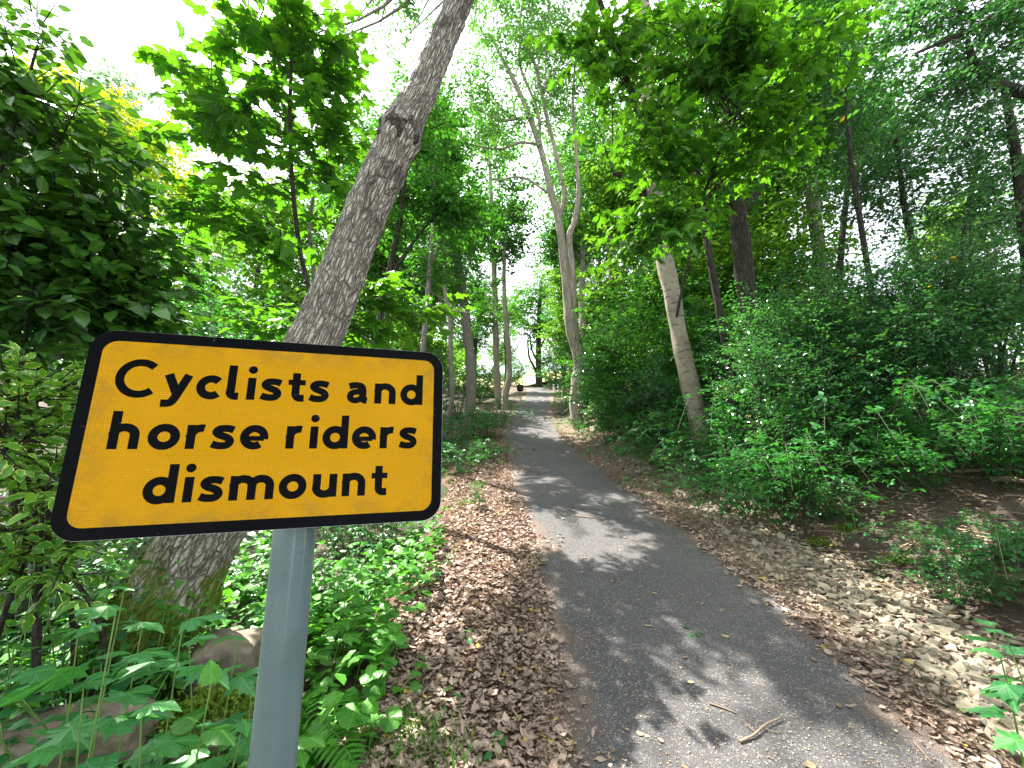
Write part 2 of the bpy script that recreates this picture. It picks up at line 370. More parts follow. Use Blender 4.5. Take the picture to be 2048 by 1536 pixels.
xs = np.unique(np.concatenate([np.linspace(-60, -9, 24), np.linspace(-9, 9, 150), np.linspace(9, 60, 24)]))
zs = np.unique(np.concatenate([np.linspace(-9, 0, 30), np.linspace(0, 14, 150), np.linspace(14, 40, 70), np.linspace(40, 150, 30)]))
sheet('ground', xs, zs, lambda X, Z: cw(X, ground_D(X, Z)+.012*(np.abs(X-path_x(Z)) < HALF+.2), Z), M_soil, kind='structure')
us = np.linspace(-1, 1, 25); pz = np.concatenate([np.linspace(-8, 14, 110), np.linspace(14.3, 34, 60)])
def path_fn(U, Z):
    e = .05*(vnoise(Z*3, U*0+U.round()*9, 4)-.5)
    X = path_x(Z)+U*(HALF+e*np.abs(U)); D = ground_D(X, Z, False)-.004-.014*(1-U**8*.9)
    return cw(X, D, Z)
sheet('path', us, pz, path_fn, M_path, kind='structure')
sheet('field', np.linspace(-60, 60, 40), np.linspace(38, 150, 20), lambda X, Z: cw(X, ground_D(X, Z)-.05, Z), M_field, kind='structure')
def verge_fn(a, b, n):
    def f(U, Z):
        w = .18*(vnoise(Z*1.7, U*0+3, n)-.5)
        X = path_x(Z)+np.where(U > .5, b+w*(1 if b > 0 else 1), a)*1.0 if False else path_x(Z)+a+(b-a+w*2)*U
        return cw(X, ground_D(X, Z)-.004-.010*(1-np.abs(2*U-1)**4), Z)
    return f
u01 = np.linspace(0, 1, 16); vz = np.linspace(.3, 16, 140)
litter_o = sheet('leaf_litter', u01, vz, verge_fn(-.93, -1.95, 2), M_litterbase, kind='structure')
verge_o = sheet('stony_verge', u01, vz, verge_fn(.95, 1.95, 6), M_vergebase, kind='structure')

def leaf_parts(root, name, meshes, O, R, S, nmax, rest=None, tmpls=None, mat=None, restname='foliage', frame=True):
    """the leaves that show largest become single parts of root, the others one joined part"""
    O = np.asarray(O); rl = np.array(root.location)
    px, py, Zf = to_px(O); ok = (Zf > .2) & (px > -40) & (px < 2090) & (py > -60) & (py < 1590) if frame else np.ones(len(O), bool)
    sc = np.where(ok, S/np.maximum(Zf, .2), 0); order = np.argsort(-sc); pick = order[:nmax]; pick = pick[sc[pick] > 0]
    rng_ = random.Random(len(O))
    for i in pick:
        o = link(name, meshes[rng_.randrange(len(meshes))], root)
        m = np.eye(4); m[:3, :3] = R[i]*S[i]; m[:3, 3] = O[i]-rl; o.matrix_basis = Matrix(m.tolist())
    keep = np.ones(len(O), bool); keep[pick] = False
    if keep.any() and tmpls is not None:
        idx = np.where(keep)[0]; ps = [scatter(t, O[idx[q::len(tmpls)]], R[idx[q::len(tmpls)]], S[idx[q::len(tmpls)]]) for q, t in enumerate(tmpls)]
        link(restname, mesh(restname, ps, mat, origin=rl), root, kind='stuff')
def tmesh(name, t, mat): return mesh(name, [scatter(t, np.zeros((1, 3)), np.eye(3)[None], np.ones(1))], mat)

# leaf litter on the left verge
rg = np.random.default_rng(11)
def litter_leaves(n, ulo, uhi, zlo, zhi, size, pw=1.0, edge=0):
    Z = zlo*(zhi/zlo)**(rg.random(n)**pw); u = ulo+(uhi-ulo)*rg.random(n)
    if edge: u = np.where(rg.random(n) < .3, ulo+np.abs(rg.normal(0, edge, n))*np.sign(uhi-ulo)*-.6, u)
    X = path_x(Z)+u; O = cw(X, ground_D(X, Z)-.016, Z); O[:, 2] += rg.random(n)*.018
    Y = rg.normal(size=(n, 3)); Y[:, 2] *= .35; N = np.array([0, 0, 1.])+rg.normal(0, .32, (n, 3))
    return O, frames(Y, N), size*np.clip(rg.lognormal(-.1, .38, n), .35, 1.7)
O, R, S = litter_leaves(20000, -.96, -1.85, 1.1, 12, .036, .9, .11)
O2, R2, S2 = litter_leaves(5200, .92, 2.15, 1.1, 14, .038, .8, .16)
O3, R3, S3 = litter_leaves(3600, 1.0, 1.5, 1.1, 12, .026, .9, .10)
O4, R4, S4 = litter_leaves(2600, -.96, -.25, 1.1, 15, .028, .8, .10)
k4 = vnoise(O4[:, 0]*2.6+3, O4[:, 1]*1.7, 61) > .42+.34*(O4[:, 0]-path_x(O4[:, 1])+.96)/.7
O2, R2, S2 = np.vstack([O2, O3, O4[k4]]), np.concatenate([R2, R3, R4[k4]]), np.concatenate([S2, S3, S4[k4]])
lm = [tmesh('fallen_leaf', t, M_brownleaf) for t in t_litter]
leaf_parts(litter_o, 'fallen_leaf', lm, np.vstack([O, O2]), np.concatenate([R, R2]), np.concatenate([S, S2]), 300, None, t_litter, M_brownleaf, 'fallen_leaves')
# crumbs of bud scales and leaf scraps on the tarmac
n = 12000; Z = 1.0*(16/1.0)**(rg.random(n)); u = rg.choice([-1, 1], n)*HALF*np.clip(1-np.abs(rg.normal(0, .55, n)), -.2, 1)
u = np.where(rg.random(n) < .35, rg.uniform(-HALF, HALF, n), u); X = path_x(Z)+u
O = cw(X, ground_D(X, Z, False)-.021, Z); Y = rg.normal(size=(n, 3)); Y[:, 2] *= .1
sc_ = np.where(rg.random(n) < .012, .034, .0075)*(.5+rg.random(n))
k = NT('leaf_scrap'); g = k.new('ShaderNodeNewGeometry')
M_scrap = k.done(k.princ(k.mix(g.outputs['Random Per Island'], (.16, .10, .06), (.46, .36, .22)), .8, .2))
link('leaf_scraps', mesh('leaf_scraps', [scatter(t_litter[q], O[q::3], frames(Y[q::3], np.array([0, 0, 1.])+rg.normal(0, .15, (len(O[q::3]), 3))), sc_[q::3]) for q in range(3)], M_scrap), kind='stuff')
# stones of the right verge
k = NT('limestone_chip'); P = k.pos(); g = k.new('ShaderNodeNewGeometry'); oi = k.new('ShaderNodeObjectInfo')
r = k.math('FRACT', k.math('ADD', g.outputs['Random Per Island'], oi.outputs['Random']))
M_stone = k.done(k.princ(k.mix(k.rng(k.noise(P, 40, 5), .3, .7), k.mix(r, (.15, .13, .09), (.36, .31, .22)), k.mix(r, (.10, .10, .085), (.27, .24, .18))), .85, .25, k.bump(k.noise(P, 60, 5), .5, .006)))
n = 3000; Z = 1.15*(9/1.15)**(rg.random(n)**1.2); u = 1.08+.95*rg.beta(1.5, 1.4, n); X = path_x(Z)+u
S = np.clip(rg.lognormal(-3.3, .42, n), .016, .066); O = cw(X, ground_D(X, Z)-.012, Z); O[:, 2] += S*.12
Y = rg.normal(size=(n, 3)); Y[:, 2] *= .15
leaf_parts(verge_o, 'stone', [tmesh('stone', t, M_stone) for t in t_stone], O, frames(Y, np.array([0, 0, 1.])+rg.normal(0, .3, (n, 3))), S, 300, None, t_stone, M_stone, 'stones')

# ------------------------------------------------------------------ the sign
SO, SU, SV = np.array([-.79271, -.10513, .73799]), np.array([.62691, .03111, .20400]), np.array([.01046, .37310, -.08293])
o3 = cw(*SO); ux = norm(cw(*(SO+SU))-o3); vy = cw(*(SO+SV))-o3; H_ = .3823; W_ = .66
vy = norm(vy-ux*(vy@ux)); nrm = np.cross(ux, -vy); nrm = norm(nrm)
if nrm@(np.array([0, 0, EYE])-o3) < 0: nrm = -nrm
# sign frame: x along the text, y up the plate, z towards the reader; origin at the plate's lower left corner
SR = np.stack([ux, -vy, nrm], -1); S0 = o3+vy*H_
def sgn(p): return S0+np.asarray(p)@SR.T
def rrect(x0, y0, x1, y1, r, n=8):
    pts = []
    for cx, cy, a in ((x1-r, y0+r, -90), (x1-r, y1-r, 0), (x0+r, y1-r, 90), (x0+r, y0+r, 180)):
        for q in range(n+1):
            t = math.radians(a+90*q/n); pts.append((cx+r*math.cos(t), cy+r*math.sin(t)))
    return pts
def slab(pts, z0, z1, back=True):
    n = len(pts); V = np.array([(x, y, z0) for x, y in pts]+[(x, y, z1) for x, y in pts])
    f = [tuple(range(n, 2*n))]+([tuple(range(n-1, -1, -1))] if back else [])+[(i, (i+1) % n, n+(i+1) % n, n+i) for i in range(n)]
    t = T(V, f); return sgn(V), t.loops, t.tot, V[t.loops][:, :2]
post_top = sgn((W_*.56, H_*.80, -.047)); up_ = SR[:, 1]
px_c = .0525
post_x = W_*.555
pd = norm(up_*1.0)
g_ = sgn((post_x, 0, -.0465))
tt = (g_[2]-0)/pd[2]; foot = g_-pd*(tt+.4)
base = g_-pd*tt
sign = thing('warning_sign', base, 'yellow and black rectangular sign on a grey post reading Cyclists and horse riders dismount', 'sign')
k = NT('post_coating'); P = k.pos(); uvp = k.uv()
mp = k.new('ShaderNodeMapping', {'Vector': uvp, 'Scale': (70, 1.2, 1)}); st = k.noise(mp.outputs[0], 1, 4)
pc = k.mix(k.rng(k.noise(P, 9, 5), .35, .65), (.08, .128, .135), (.105, .158, .162)); pc = k.mix(k.math('MULTIPLY', k.rng(st, .58, .72), .6), pc, (.28, .33, .35))
pc = k.mix(k.math('MULTIPLY', k.rng(k.noise(P, 55, 5, .75), .66, .72), .7), pc, (.05, .05, .045)); pc = k.mix(k.math('MULTIPLY', k.rng(k.noise(P, 4, 6, .7), .52, .7), .5), pc, (.09, .115, .08))
M_post = k.done(k.princ(pc, k.rng(k.noise(P, 30, 4), .3, .7, .26, .42), .5, k.bump(k.noise(P, 220, 2), .08, .002)))
Pp = np.linspace(0, 1, 30)[:, None]*(sgn((post_x, H_*.86, -.0465))-foot)+foot
def lump(th, v, r): return .0004*np.sin(th*3+v*9)
link('post', mesh('post', [tube(Pp, .0395, 40, lump)], M_post, True, base), sign)
k = NT('black_sheeting'); P = k.pos()
bc = k.mix(k.rng(k.noise(P, 70, 5, .7), .66, .74), (.0012, .0012, .0022), (.08, .09, .11)); bc = k.mix(k.rng(k.noise(P, 8, 4), .4, .8), bc, (.0025, .003, .006))
M_black = k.done(k.princ(bc, .45, .07))
k = NT('aluminium'); M_alu = k.done(k.princ((.45, .46, .47), .4, .5, None, Metallic=.9))
k = NT('yellow_sheeting'); uvp = k.uv(); P = k.pos()
mp = k.new('ShaderNodeMapping', {'Vector': uvp, 'Scale': (255, 255, 255)})
hx = k.new('ShaderNodeTexVoronoi', {'Vector': mp.outputs[0], 'Scale': 1.0, 'Randomness': .18}, feature='DISTANCE_TO_EDGE', voronoi_dimensions='2D').outputs['Distance']
cell = k.rng(hx, .0, .16)
yc = k.mix(cell, (.33, .16, .001), (.62, .31, .001)); yc = k.mix(k.math('MULTIPLY', k.rng(k.noise(P, 9, 5), .45, .75), .3), yc, (.70, .34, .006))
yc = k.mix(k.math('MULTIPLY', k.rng(k.noise(P, 120, 4, .7), .68, .75), .6), yc, (.85, .62, .25))
edge_ = k.new('ShaderNodeSeparateXYZ', {0: uvp}); ey = k.math('ABSOLUTE', k.math('SUBTRACT', edge_.outputs[1], .191)); ex = k.math('ABSOLUTE', k.math('SUBTRACT', edge_.outputs[0], .33))
gr = k.math('MAXIMUM', k.rng(ey, .13, .172), k.rng(ex, .26, .312)); gr = k.math('MULTIPLY', gr, k.rng(k.noise(P, 22, 6, .7), .42, .68))
yc = k.mix(k.math('MULTIPLY', gr, .8), yc, (.24, .15, .03))
scr = k.new('ShaderNodeMapping', {'Vector': uvp, 'Rotation': (0, 0, .5), 'Scale': (14, 420, 1)}); yc = k.mix(k.math('MULTIPLY', k.rng(k.noise(scr.outputs[0], 1, 2), .70, .76), .5), yc, (.88, .60, .2))
M_yel = k.done(k.princ(yc, k.rng(k.noise(P, 5, 3), .3, .7,   .32, .5), .12, k.bump(cell, .2, .0008)))
plate = link('plate', mesh('plate', [slab(rrect(0, 0, W_, H_, .042), -.003, 0)], M_alu, False, base), sign)
link('border', mesh('border', [slab(rrect(.0005, .0005, W_-.0005, H_-.0005, .0415), 0.0002, .0008, False)], M_black, False, base), plate)
BW = .0215
link('yellow_face', mesh('yellow_face', [slab(rrect(BW, BW, W_-BW, H_-BW, .024), .0010, .0013, False)], M_yel, False, base), plate)
for zc in (H_*.27, H_*.73):   # clamp behind the plate
    ring = [(post_x+.043*math.cos(a), -.0465+.043*math.sin(a)) for a in np.linspace(math.radians(35), math.radians(-215), 18)]
    V = []; f = []
    for q, (x, z) in enumerate([(post_x+.075, -.006), (post_x+.045, -.008)]+ring+[(post_x-.045, -.008), (post_x-.075, -.006)]):
        V += [(x, zc-.014, z), (x, zc+.014, z)]
        if q: f.append((2*q-2, 2*q, 2*q+1, 2*q-1))
    t = T(V, f); link('clamp', mesh('clamp', [(sgn(t.v), t.loops, t.tot, t.v[t.loops][:, :2])], M_alu, False, base), sign)

def ell(cx, cy, rx, ry, a0, a1, n=22): return [(cx+rx*math.cos(math.radians(a)), cy+ry*math.sin(math.radians(a))) for a in np.linspace(a0, a1, n)]
def smooth(pts, n=7): p, _ = catmull([(x, y, 0) for x, y in pts], np.ones(len(pts)), n); return [(x, y) for x, y, _z in p]
w_ = .325; h_ = w_/2
GL = {
 'C': (1.34, [(ell(.71, .765, .56, .675, 47, 313, 34), .30)]),
 'y': (.90, [([(.155, 1), (.47, .13)], w_), (smooth([(.755, 1), (.50, .22), (.385, -.10), (.27, -.235), (.03, -.255)]), w_*.98)]),
 'c': (.80, [(ell(.46, .5, .318, .375, 45, 315, 30), w_)]),
 'l': (.44, [([(h_, 1.53), (h_, .36)]+ell(.31, .34, .167, .2, 180, 270, 10)+[(.42, .14)], w_)]),
 'i': (.285, [([(h_, 1), (h_, 0)], w_), ('dot', (h_, 1.365), .178)]),
 's': (.78, [(smooth([(.70, .80), (.57, .852), (.40, .868), (.24, .83), (.165, .715), (.25, .60), (.42, .52), (.56, .43), (.615, .30), (.53, .165), (.37, .13), (.20, .15), (.06, .21)]), w_*.93)]),
 't': (.62, [([(.27, 1.32), (.27, .36)]+ell(.44, .345, .17, .205, 180, 270, 10)+[(.58, .145)], w_), ([(.0, .875), (.60, .875)], .25)]),
 'a': (.84, [(smooth([(.10, .80), (.25, .855), (.42, .862), (.575, .80), (.63, .64)])+[(.63, .30)]+smooth([(.63, .30), (.665, .16), (.80, .12)])[1:], w_*.97), (smooth([(.62, .56), (.40, .545), (.22, .48), (.15, .33), (.20, .18), (.34, .125), (.50, .18), (.62, .32)]), w_*.88)]),
 'n': (.87, [([(h_, 1), (h_, 0)], w_), (ell(.435, .56, .2925, .31, 180, 0)+[(.7275, 0)], w_)]),
 'h': (.87, [([(h_, 1.53), (h_, 0)], w_), (ell(.435, .56, .2925, .31, 180, 0)+[(.7275, 0)], w_)]),
 'm': (1.42, [([(h_, 1), (h_, 0)], w_), (ell(.426, .58, .284, .29, 180, 0)+[(.71, 0)], w_), (ell(.994, .58, .284, .29, 180, 0)+[(1.278, 0)], w_)]),
 'u': (.87, [([(h_, 1), (h_, .44)]+ell(.435, .44, .2925, .31, 180, 360), w_), ([(.7275, 1), (.7275, 0)], w_)]),
 'r': (.60, [([(h_, 1), (h_, 0)], w_), (ell(.47, .47, .3275, .40, 180, 78, 16), w_)]),
 'o': (.93, [(ell(.465, .5, .3225, .375, 0, 360, 44), w_)]),
 'e': (.88, [(ell(.46, .5, .318, .375, -13, 308, 36), w_), ([(.20, .445), (.78, .445)], .21)]),
 'd': (.93, [(ell(.455, .5, .3125, .375, 0, 360, 44), w_), ([(.7875, 1.53), (.7875, 0)], w_)]),
}
XS = 1.18
def ribbon(pts, w, z):
    p = np.array(pts)*[XS, 1]; closed = np.allclose(p[0], p[-1])
    d = np.gradient(p, axis=0)
    if closed: d[0] = d[-1] = p[1]-p[-2]
    seg = np.diff(p, axis=0)
    d = norm(d); nn = np.stack([-d[:, 1], d[:, 0]], -1)*w/2
    if not closed and len(p) > 2:
        s0 = norm(seg[:1])[0]; nn[0] = np.array([-s0[1], s0[0]])*w/2; s1 = norm(seg[-1:])[0]; nn[-1] = np.array([-s1[1], s1[0]])*w/2
    V = np.concatenate([p+nn, p-nn]); n = len(p)
    return T(np.column_stack([V, np.full(2*n, z)]), [(i, n+i, n+i+1, i+1) for i in range(n-1)])
XH = .0458
LINES = [
 (.3345, [('C', .1265), ('y', .2215), ('c', .300), ('l', .361), ('i', .408), ('s', .4645), ('t', .5355), ('s', .601), ('a', .7165), ('n', .804), ('d', .892)]),
 (.5915, [('h', .1185), ('o', .210), ('r', .285), ('s', .3535), ('e', .432), ('r', .5415), ('i', .595), ('d', .659), ('e', .744), ('r', .8175), ('s', .8855)]),
 (.848, [('d', .2205), ('i', .285), ('s', .3425), ('m', .4425), ('o', .5505), ('u', .6385), ('n', .7225), ('t', .8005)])]
for vb, letters in LINES:
    for ch, uc in letters:
        wd, strokes = GL[ch]; ps = []
        for q, st_ in enumerate(strokes):
            if st_[0] == 'dot':
                c = [(st_[1][0]*XS+st_[2]*math.cos(a), st_[1][1]+st_[2]*math.sin(a), 0) for a in np.linspace(0, 2*np.pi, 24, endpoint=False)]
                t = T(c, [tuple(range(24))])
            else: t = ribbon(st_[0], st_[1], 0)
            V = t.v.copy(); V[:, 0] = (V[:, 0]-wd*XS/2)*XH+uc*W_; V[:, 1] = V[:, 1]*XH+(1-vb)*H_; V[:, 2] = .00145+.00006*q
            ps.append((sgn(V), t.loops, t.tot, V[t.loops][:, :2]))
        link('letter', mesh('letter', ps, M_black, False, base), plate)

# ------------------------------------------------------------------ foliage generators
def blob(px, py, Z, rx, ry, rz, w=1): return (at(px, py, Z), np.array([rx, ry, rz]), w)
def wb(x, y, z, rx, ry, rz, w=1): return (np.array([x, y, z], float), np.array([rx, ry, rz], float), w)
def sprays(rg, Pt, D, L, n, size, ang=50, droop=.25, jit=.3, flat=1.0):
    S_ = len(Pt); D = norm(D); up = np.array([0, 0, 1.])
    side = norm(np.cross(D, up)+1e-4); t = (np.arange(n)+.6)/n
    sg = np.where((np.arange(n)+rg.integers(0, 2)) % 2, 1., -1.)
    a = np.radians(ang+rg.normal(0, 14, (S_, n))); a[:, -1] *= .2
    Y = D[:, None]*np.cos(a)[..., None]+side[:, None]*(np.sin(a)*sg)[..., None]+rg.normal(0, jit*.6, (S_, n, 3)); Y[..., 2] -= droop*rg.random((S_, n))*1.6
    N = up*flat+rg.normal(0, jit, (S_, n, 3))
    O = Pt[:, None]+D[:, None]*(t[None]*L[:, None])[..., None]+norm(Y)*size*.15
    sz = size*(.65+.6*rg.random((S_, n)))
    return O.reshape(-1, 3), frames(Y.reshape(-1, 3), N.reshape(-1, 3)), sz.ravel()
def crown(rg, blobs, trunk, nlimb, nsp, nleaf, size, L=.45, droop=.25, jit=.3, lr=.02, off=.4, ang=50, hollow=.5, flat=1.0):
    wts = np.array([b[2] for b in blobs], float); wts /= wts.sum(); tr = np.asarray(trunk)
    wood = []; PP = []; DD = []
    for q in range(nlimb):
        b = blobs[rg.choice(len(blobs), p=wts)]; d = norm(rg.normal(size=3)); tip = b[0]+b[1]*d*(hollow+(1-hollow)*rg.random())
        hd = np.linalg.norm(tr[:, :2]-tip[:2], axis=1); c = np.abs(tr[:, 2]-(tip[2]-.45*hd))+hd*.6; k0 = int(np.argmin(c)); a = tr[k0]
        ln = np.linalg.norm(tip-a); m = (a+tip)/2+np.array([0, 0, .12*ln])+rg.normal(0, .06*ln, 3)
        p, r = catmull([a, m, tip], [lr*(.5+.22*ln), lr*(.3+.14*ln), .004], 5); wood.append(tube(p, r, 5, cap=False))
        ts = .35+.65*rg.random(nsp)**.8; i = np.clip((ts*(len(p)-1)).astype(int), 0, len(p)-2)
        base_ = p[i]+rg.normal(0, off*.35, (nsp, 3))*np.array([1, 1, .6])
        tan = norm(p[i+1]-p[i]); dd = norm(tan*.6+norm(base_-p[i]+1e-6)*.7+rg.normal(0, .5, (nsp, 3))*np.array([1, 1, .35]))
        PP.append(base_); DD.append(dd)
    PP, DD = np.vstack(PP), np.vstack(DD); LL = L*(.6+.7*rg.random(len(PP)))
    tw = scatter(t_twig, PP, frames(DD, np.array([0, 0, 1.])+0*DD), np.column_stack([np.full(len(PP), .0045), LL, np.full(len(PP), .0045)]))
    O, R, S = sprays(rg, PP, DD, LL, nleaf, size, ang, droop, jit, flat)
    return cat(wood+[tw]), O, R, S
def px_trunk(pts, n=10):
    """[(px, py, Z, diameter in px)] -> smooth world points and radii"""
    return catmull([at(a, b, Z) for a, b, Z, d in pts], [d/2/F*Z for a, b, Z, d in pts], n)
def knots(seed, amp=.06, f=3.0):
    def d(th, v, r): return r[:, None]*amp*(np.sin(th*2+v*f+seed)+.6*np.sin(th*3-v*f*1.7+seed*2)+.5*np.sin(v*f*2.9+seed*5))
    return d
def down_to_ground(P, r, flare=1.35):
    b = P[0]; X, Z = b[0], b[1]*CP+(b[2]-EYE)*SP; g = G(X, Z); d = np.array([0, 0, b[2]-g[2]+.25])
    return np.vstack([b-d, b-d*.55, P]), np.concatenate([[r[0]*flare, r[0]*1.06], r]), np.array([b[0], b[1], g[2]])
def tree(name, label, cat_, px_pts, bark_m, leaf_m, leaf_t, crown_kw, blobs, limbs=(), sides=14, group=None, seed=1, parts=0, leaf_name='leaf', limb_m=None):
    rg = np.random.default_rng(seed)
    P, r = px_trunk(px_pts); P, r, b = down_to_ground(P, r)
    root = thing(name, b, label, cat_, group)
    link('trunk', mesh('trunk', [tube(P, r, sides, knots(seed))], bark_m, True, b), root)
    pts = [P[2:]]
    for lp in limbs:
        q, rr = px_trunk(lp, 8); pts.append(q); link('limb', mesh('limb', [tube(q, rr, 8, knots(seed+3))], limb_m or bark_m, True, b), root)
    if blobs:
        wd, O, R, S = crown(rg, blobs, np.vstack(pts), **crown_kw)
        if parts:
            link('branches', mesh('branches', [wd], limb_m or bark_m, True, b), root)
            leaf_parts(root, leaf_name, [tmesh(leaf_name, t, leaf_m) for t in leaf_t], O, R, S, parts, None, leaf_t, leaf_m, 'crown')
        else:
            link('crown', mesh('crown', [wd]+[scatter(t, O[q::len(leaf_t)], R[q::len(leaf_t)], S[q::len(leaf_t)]) for q, t in enumerate(leaf_t)], [bark_m, leaf_m], False, b, [0]+[1]*len(leaf_t)), root)
    return root

# ------------------------------------------------------------------ leaning tree behind the sign
def fur(th, v, r):
    out = np.zeros_like(th)
    for i in range(th.shape[0]):
        for j in range(th.shape[1]):
            a = th[i, j]; rr = r[i]; q = mnoise.noise((math.cos(a)*rr*26, math.sin(a)*rr*26, v[i, j]*7.5)); q2 = mnoise.noise((math.cos(a)*2+5, math.sin(a)*2, v[i, j]*1.6))
            q3 = mnoise.noise((math.cos(a)*rr*55+9, math.sin(a)*rr*55, v[i, j]*17))
            out[i, j] = .011*(abs(q)*2-.5)+.006*abs(q3)+.012*rr*q2
    # healed wound collar
    c = np.exp(-((v-VCOL)/.10)**2)*(.006+.009*np.cos(th-2.6)); n2 = np.sin(th*5+v*20)*.008*np.exp(-((v-VCOL)/.16)**2)
    foot_ = .07*np.exp(-v/.28)*(1+.6*np.sin(th*3+1)) + .035*np.exp(-((v-.72)/.16)**2)*(1+np.cos(th-3.4))
    return out+c+n2+foot_
LP = [(232, 1450, 2.2, 146), (270, 1310, 2.22, 138), (318, 1220, 2.25, 136), (396, 1090, 2.32, 136), (524, 880, 2.38, 112), (638, 665, 2.42, 92), (710, 480, 2.48, 81), (772, 335, 2.53, 75), (802, 262, 2.56, 72), (840, 190, 2.6, 58), (886, 80, 2.68, 51), (932, -30, 2.76, 48), (985, -170, 2.9, 46), (1040, -400, 3.3, 42)]
P, r = px_trunk(LP, 26)
VCOL = np.concatenate([[0], np.cumsum(np.linalg.norm(np.diff(P, axis=0), axis=1))])[np.argmin(np.abs(to_px(P)[1]-272))]
bA = G(P[0][0], 2.2)
leanroot = thing('leaning_tree', bA, 'thick leaning trunk with deeply furrowed grey bark, mossy foot and dark scar, behind the sign', 'tree')
link('trunk', mesh('trunk', [tube(P, r, 110, fur)], M_barkA, True, bA), leanroot)
rgA = np.random.default_rng(5)
# dark healed wound around the trunk
iw = np.argmin(np.abs(to_px(P)[1]-268)); 
Pc = P[iw-12:iw+10]; rc = r[iw-12:iw+10]*(1.09+.15*np.exp(-((np.arange(22)-12)/4.5)**2))
def collar_d(th, v, r):
    out = np.zeros_like(th)
    for i in range(th.shape[0]):
        for j in range(th.shape[1]):
            q = mnoise.noise((math.cos(th[i, j])*3, math.sin(th[i, j])*3, v[i, j]*9)); q3 = mnoise.noise((math.cos(th[i, j])*9, math.sin(th[i, j])*9, v[i, j]*25))
            out[i, j] = .022*q+.012*q3-.012
    return out
link('wound_collar', mesh('wound_collar', [tube(Pc, rc, 70, collar_d)], M_collar, True, bA), leanroot, label='dark gnarled ring of healed bark')
# moss tufts on the foot and flank
px_, py_, _ = to_px(P)
mi_ = np.where((py_ > 1090) & (py_ < 1430))[0]
n = 5200; ii = rgA.choice(mi_[:-1], n); Tn = norm(P[ii+1]-P[ii]); lf = norm(np.cross(Tn, np.array([0, 1, 0.]))); fr = np.cross(Tn, lf)
lf = np.where(lf[:, :1] > 0, -lf, lf); fr = np.where(fr[:, 1:2] > 0, -fr, fr)
ang = rgA.normal(.15, .55, n); dirs = lf*np.cos(ang)[:, None]+fr*np.sin(ang)[:, None]
clump = vnoise(ang*3.2, P[ii, 2]*5, 17); keepm = (clump > .42+.25*(ang > .75)) & ((py_[ii] > 1200) | (ang < .5)); 
band = np.abs(py_[ii]-1245+ang*15) < 45; keepm |= band & (clump > .3) & (rgA.random(n) < .8)
Om = (P[ii]+dirs*(r[ii]+.006)[:, None]+rgA.normal(0, .012, (n, 3))*.6)[keepm]; dm = dirs[keepm]
k = NT('moss'); g = k.new('ShaderNodeNewGeometry')
M_moss = k.done(k.princ(k.mix(g.outputs['Random Per Island'], (.05, .10, .012), (.17, .26, .03)), .9, .1))
def moss_tufts(O, D, s, rg, m=3):
    O = np.repeat(O, m, 0)+rg.normal(0, s*.25, (len(O)*m, 3)); D = np.repeat(D, m, 0)+rg.normal(0, .7, (len(O), 3))
    return scatter(t_dia, O, frames(D, rg.normal(size=(len(O), 3))), s*(.6+.8*rg.random(len(O))))
link('moss', mesh('moss', [moss_tufts(Om, dm, .022, rgA)], M_moss, False, bA), leanroot, kind='stuff')
# its crown, mostly overhead
top = P[-40:]
ext, er = catmull([P[-1], P[-1]+np.array([.3, .5, 1.8]), P[-1]+np.array([.2, 1.3, 4.0])], [.1, .07, .03], 8)
link('limb', mesh('limb', [tube(ext, er, 10, knots(2))], M_barkA, True, bA), leanroot)
wd, O, R, S = crown(rgA, [wb(-3.3, 5.4, 10.0, 1.8, 1.5, 1.1), wb(-2.2, 6.4, 11, 1.8, 1.6, 1.2), wb(-3.4, 3.6, 9.4, 1.8, 1.5, 1.0), wb(-1.2, 5, 10.4, 1.5, 1.5, 1, .6)], np.vstack([P[-10:], ext]), 58, 12, 11, .11, .45)
link('crown', mesh('crown', [wd, scatter(t_dian, O, R, S)], [M_barkG, M_ash], False, bA, [0, 1]), leanroot)

# ------------------------------------------------------------------ sycamore sapling on the left
sap = dict(nlimb=60, nsp=3, nleaf=5, size=.108, L=.26, droop=.35, jit=.28, lr=.006, off=.22, ang=62, hollow=.35)
tree('sycamore_sapling', 'tall thin sycamore sapling with big lobed leaves against the white sky', 'tree',
     [(655, 700, 2.95, 9), (622, 590, 2.9, 9), (600, 500, 2.85, 9), (586, 380, 2.8, 8), (580, 250, 2.75, 7), (584, 100, 2.7, 6), (596, -40, 2.7, 5), (604, -180, 2.7, 4)],
     M_barkD, M_syc, [t_maple, t_maple2], sap,
     [blob(585, 60, 2.7, .42, .35, .5, 1.5), blob(660, 120, 2.9, .25, .3, .35, .8), blob(440, 230, 2.9, .42, .35, .35, 1.4), blob(600, 300, 3.0, .5, .4, .4, 1.4), blob(430, 400, 3.0, .5, .4, .3, 1.1), blob(530, 520, 3.1, .6, .4, .35, 1.2), blob(370, 180, 2.8, .14, .2, .16, .35), blob(700, 260, 3.2, .22, .3, .35, .6)],
     sides=8, seed=21, parts=280)
sap2 = dict(nlimb=26, nsp=3, nleaf=6, size=.105, L=.26, droop=.3, jit=.25, lr=.005, off=.18, ang=62, hollow=.3)
tree('sycamore_sapling', 'low sycamore sapling with sunlit leaves reaching right from behind the leaning trunk', 'tree',
     [(640, 640, 3.5, 9), (630, 560, 3.4, 9), (620, 460, 3.4, 8), (628, 380, 3.4, 6)], M_barkG, M_syc, [t_maple, t_maple2], sap2,
     [blob(800, 610, 3.4, .55, .35, .14, 2), blob(900, 640, 3.4, .3, .3, .1, 1), blob(720, 690, 3.4, .4, .3, .12, 1), blob(500, 640, 3.4, .5, .3, .2, 1.2)], sides=8, seed=22, parts=130)

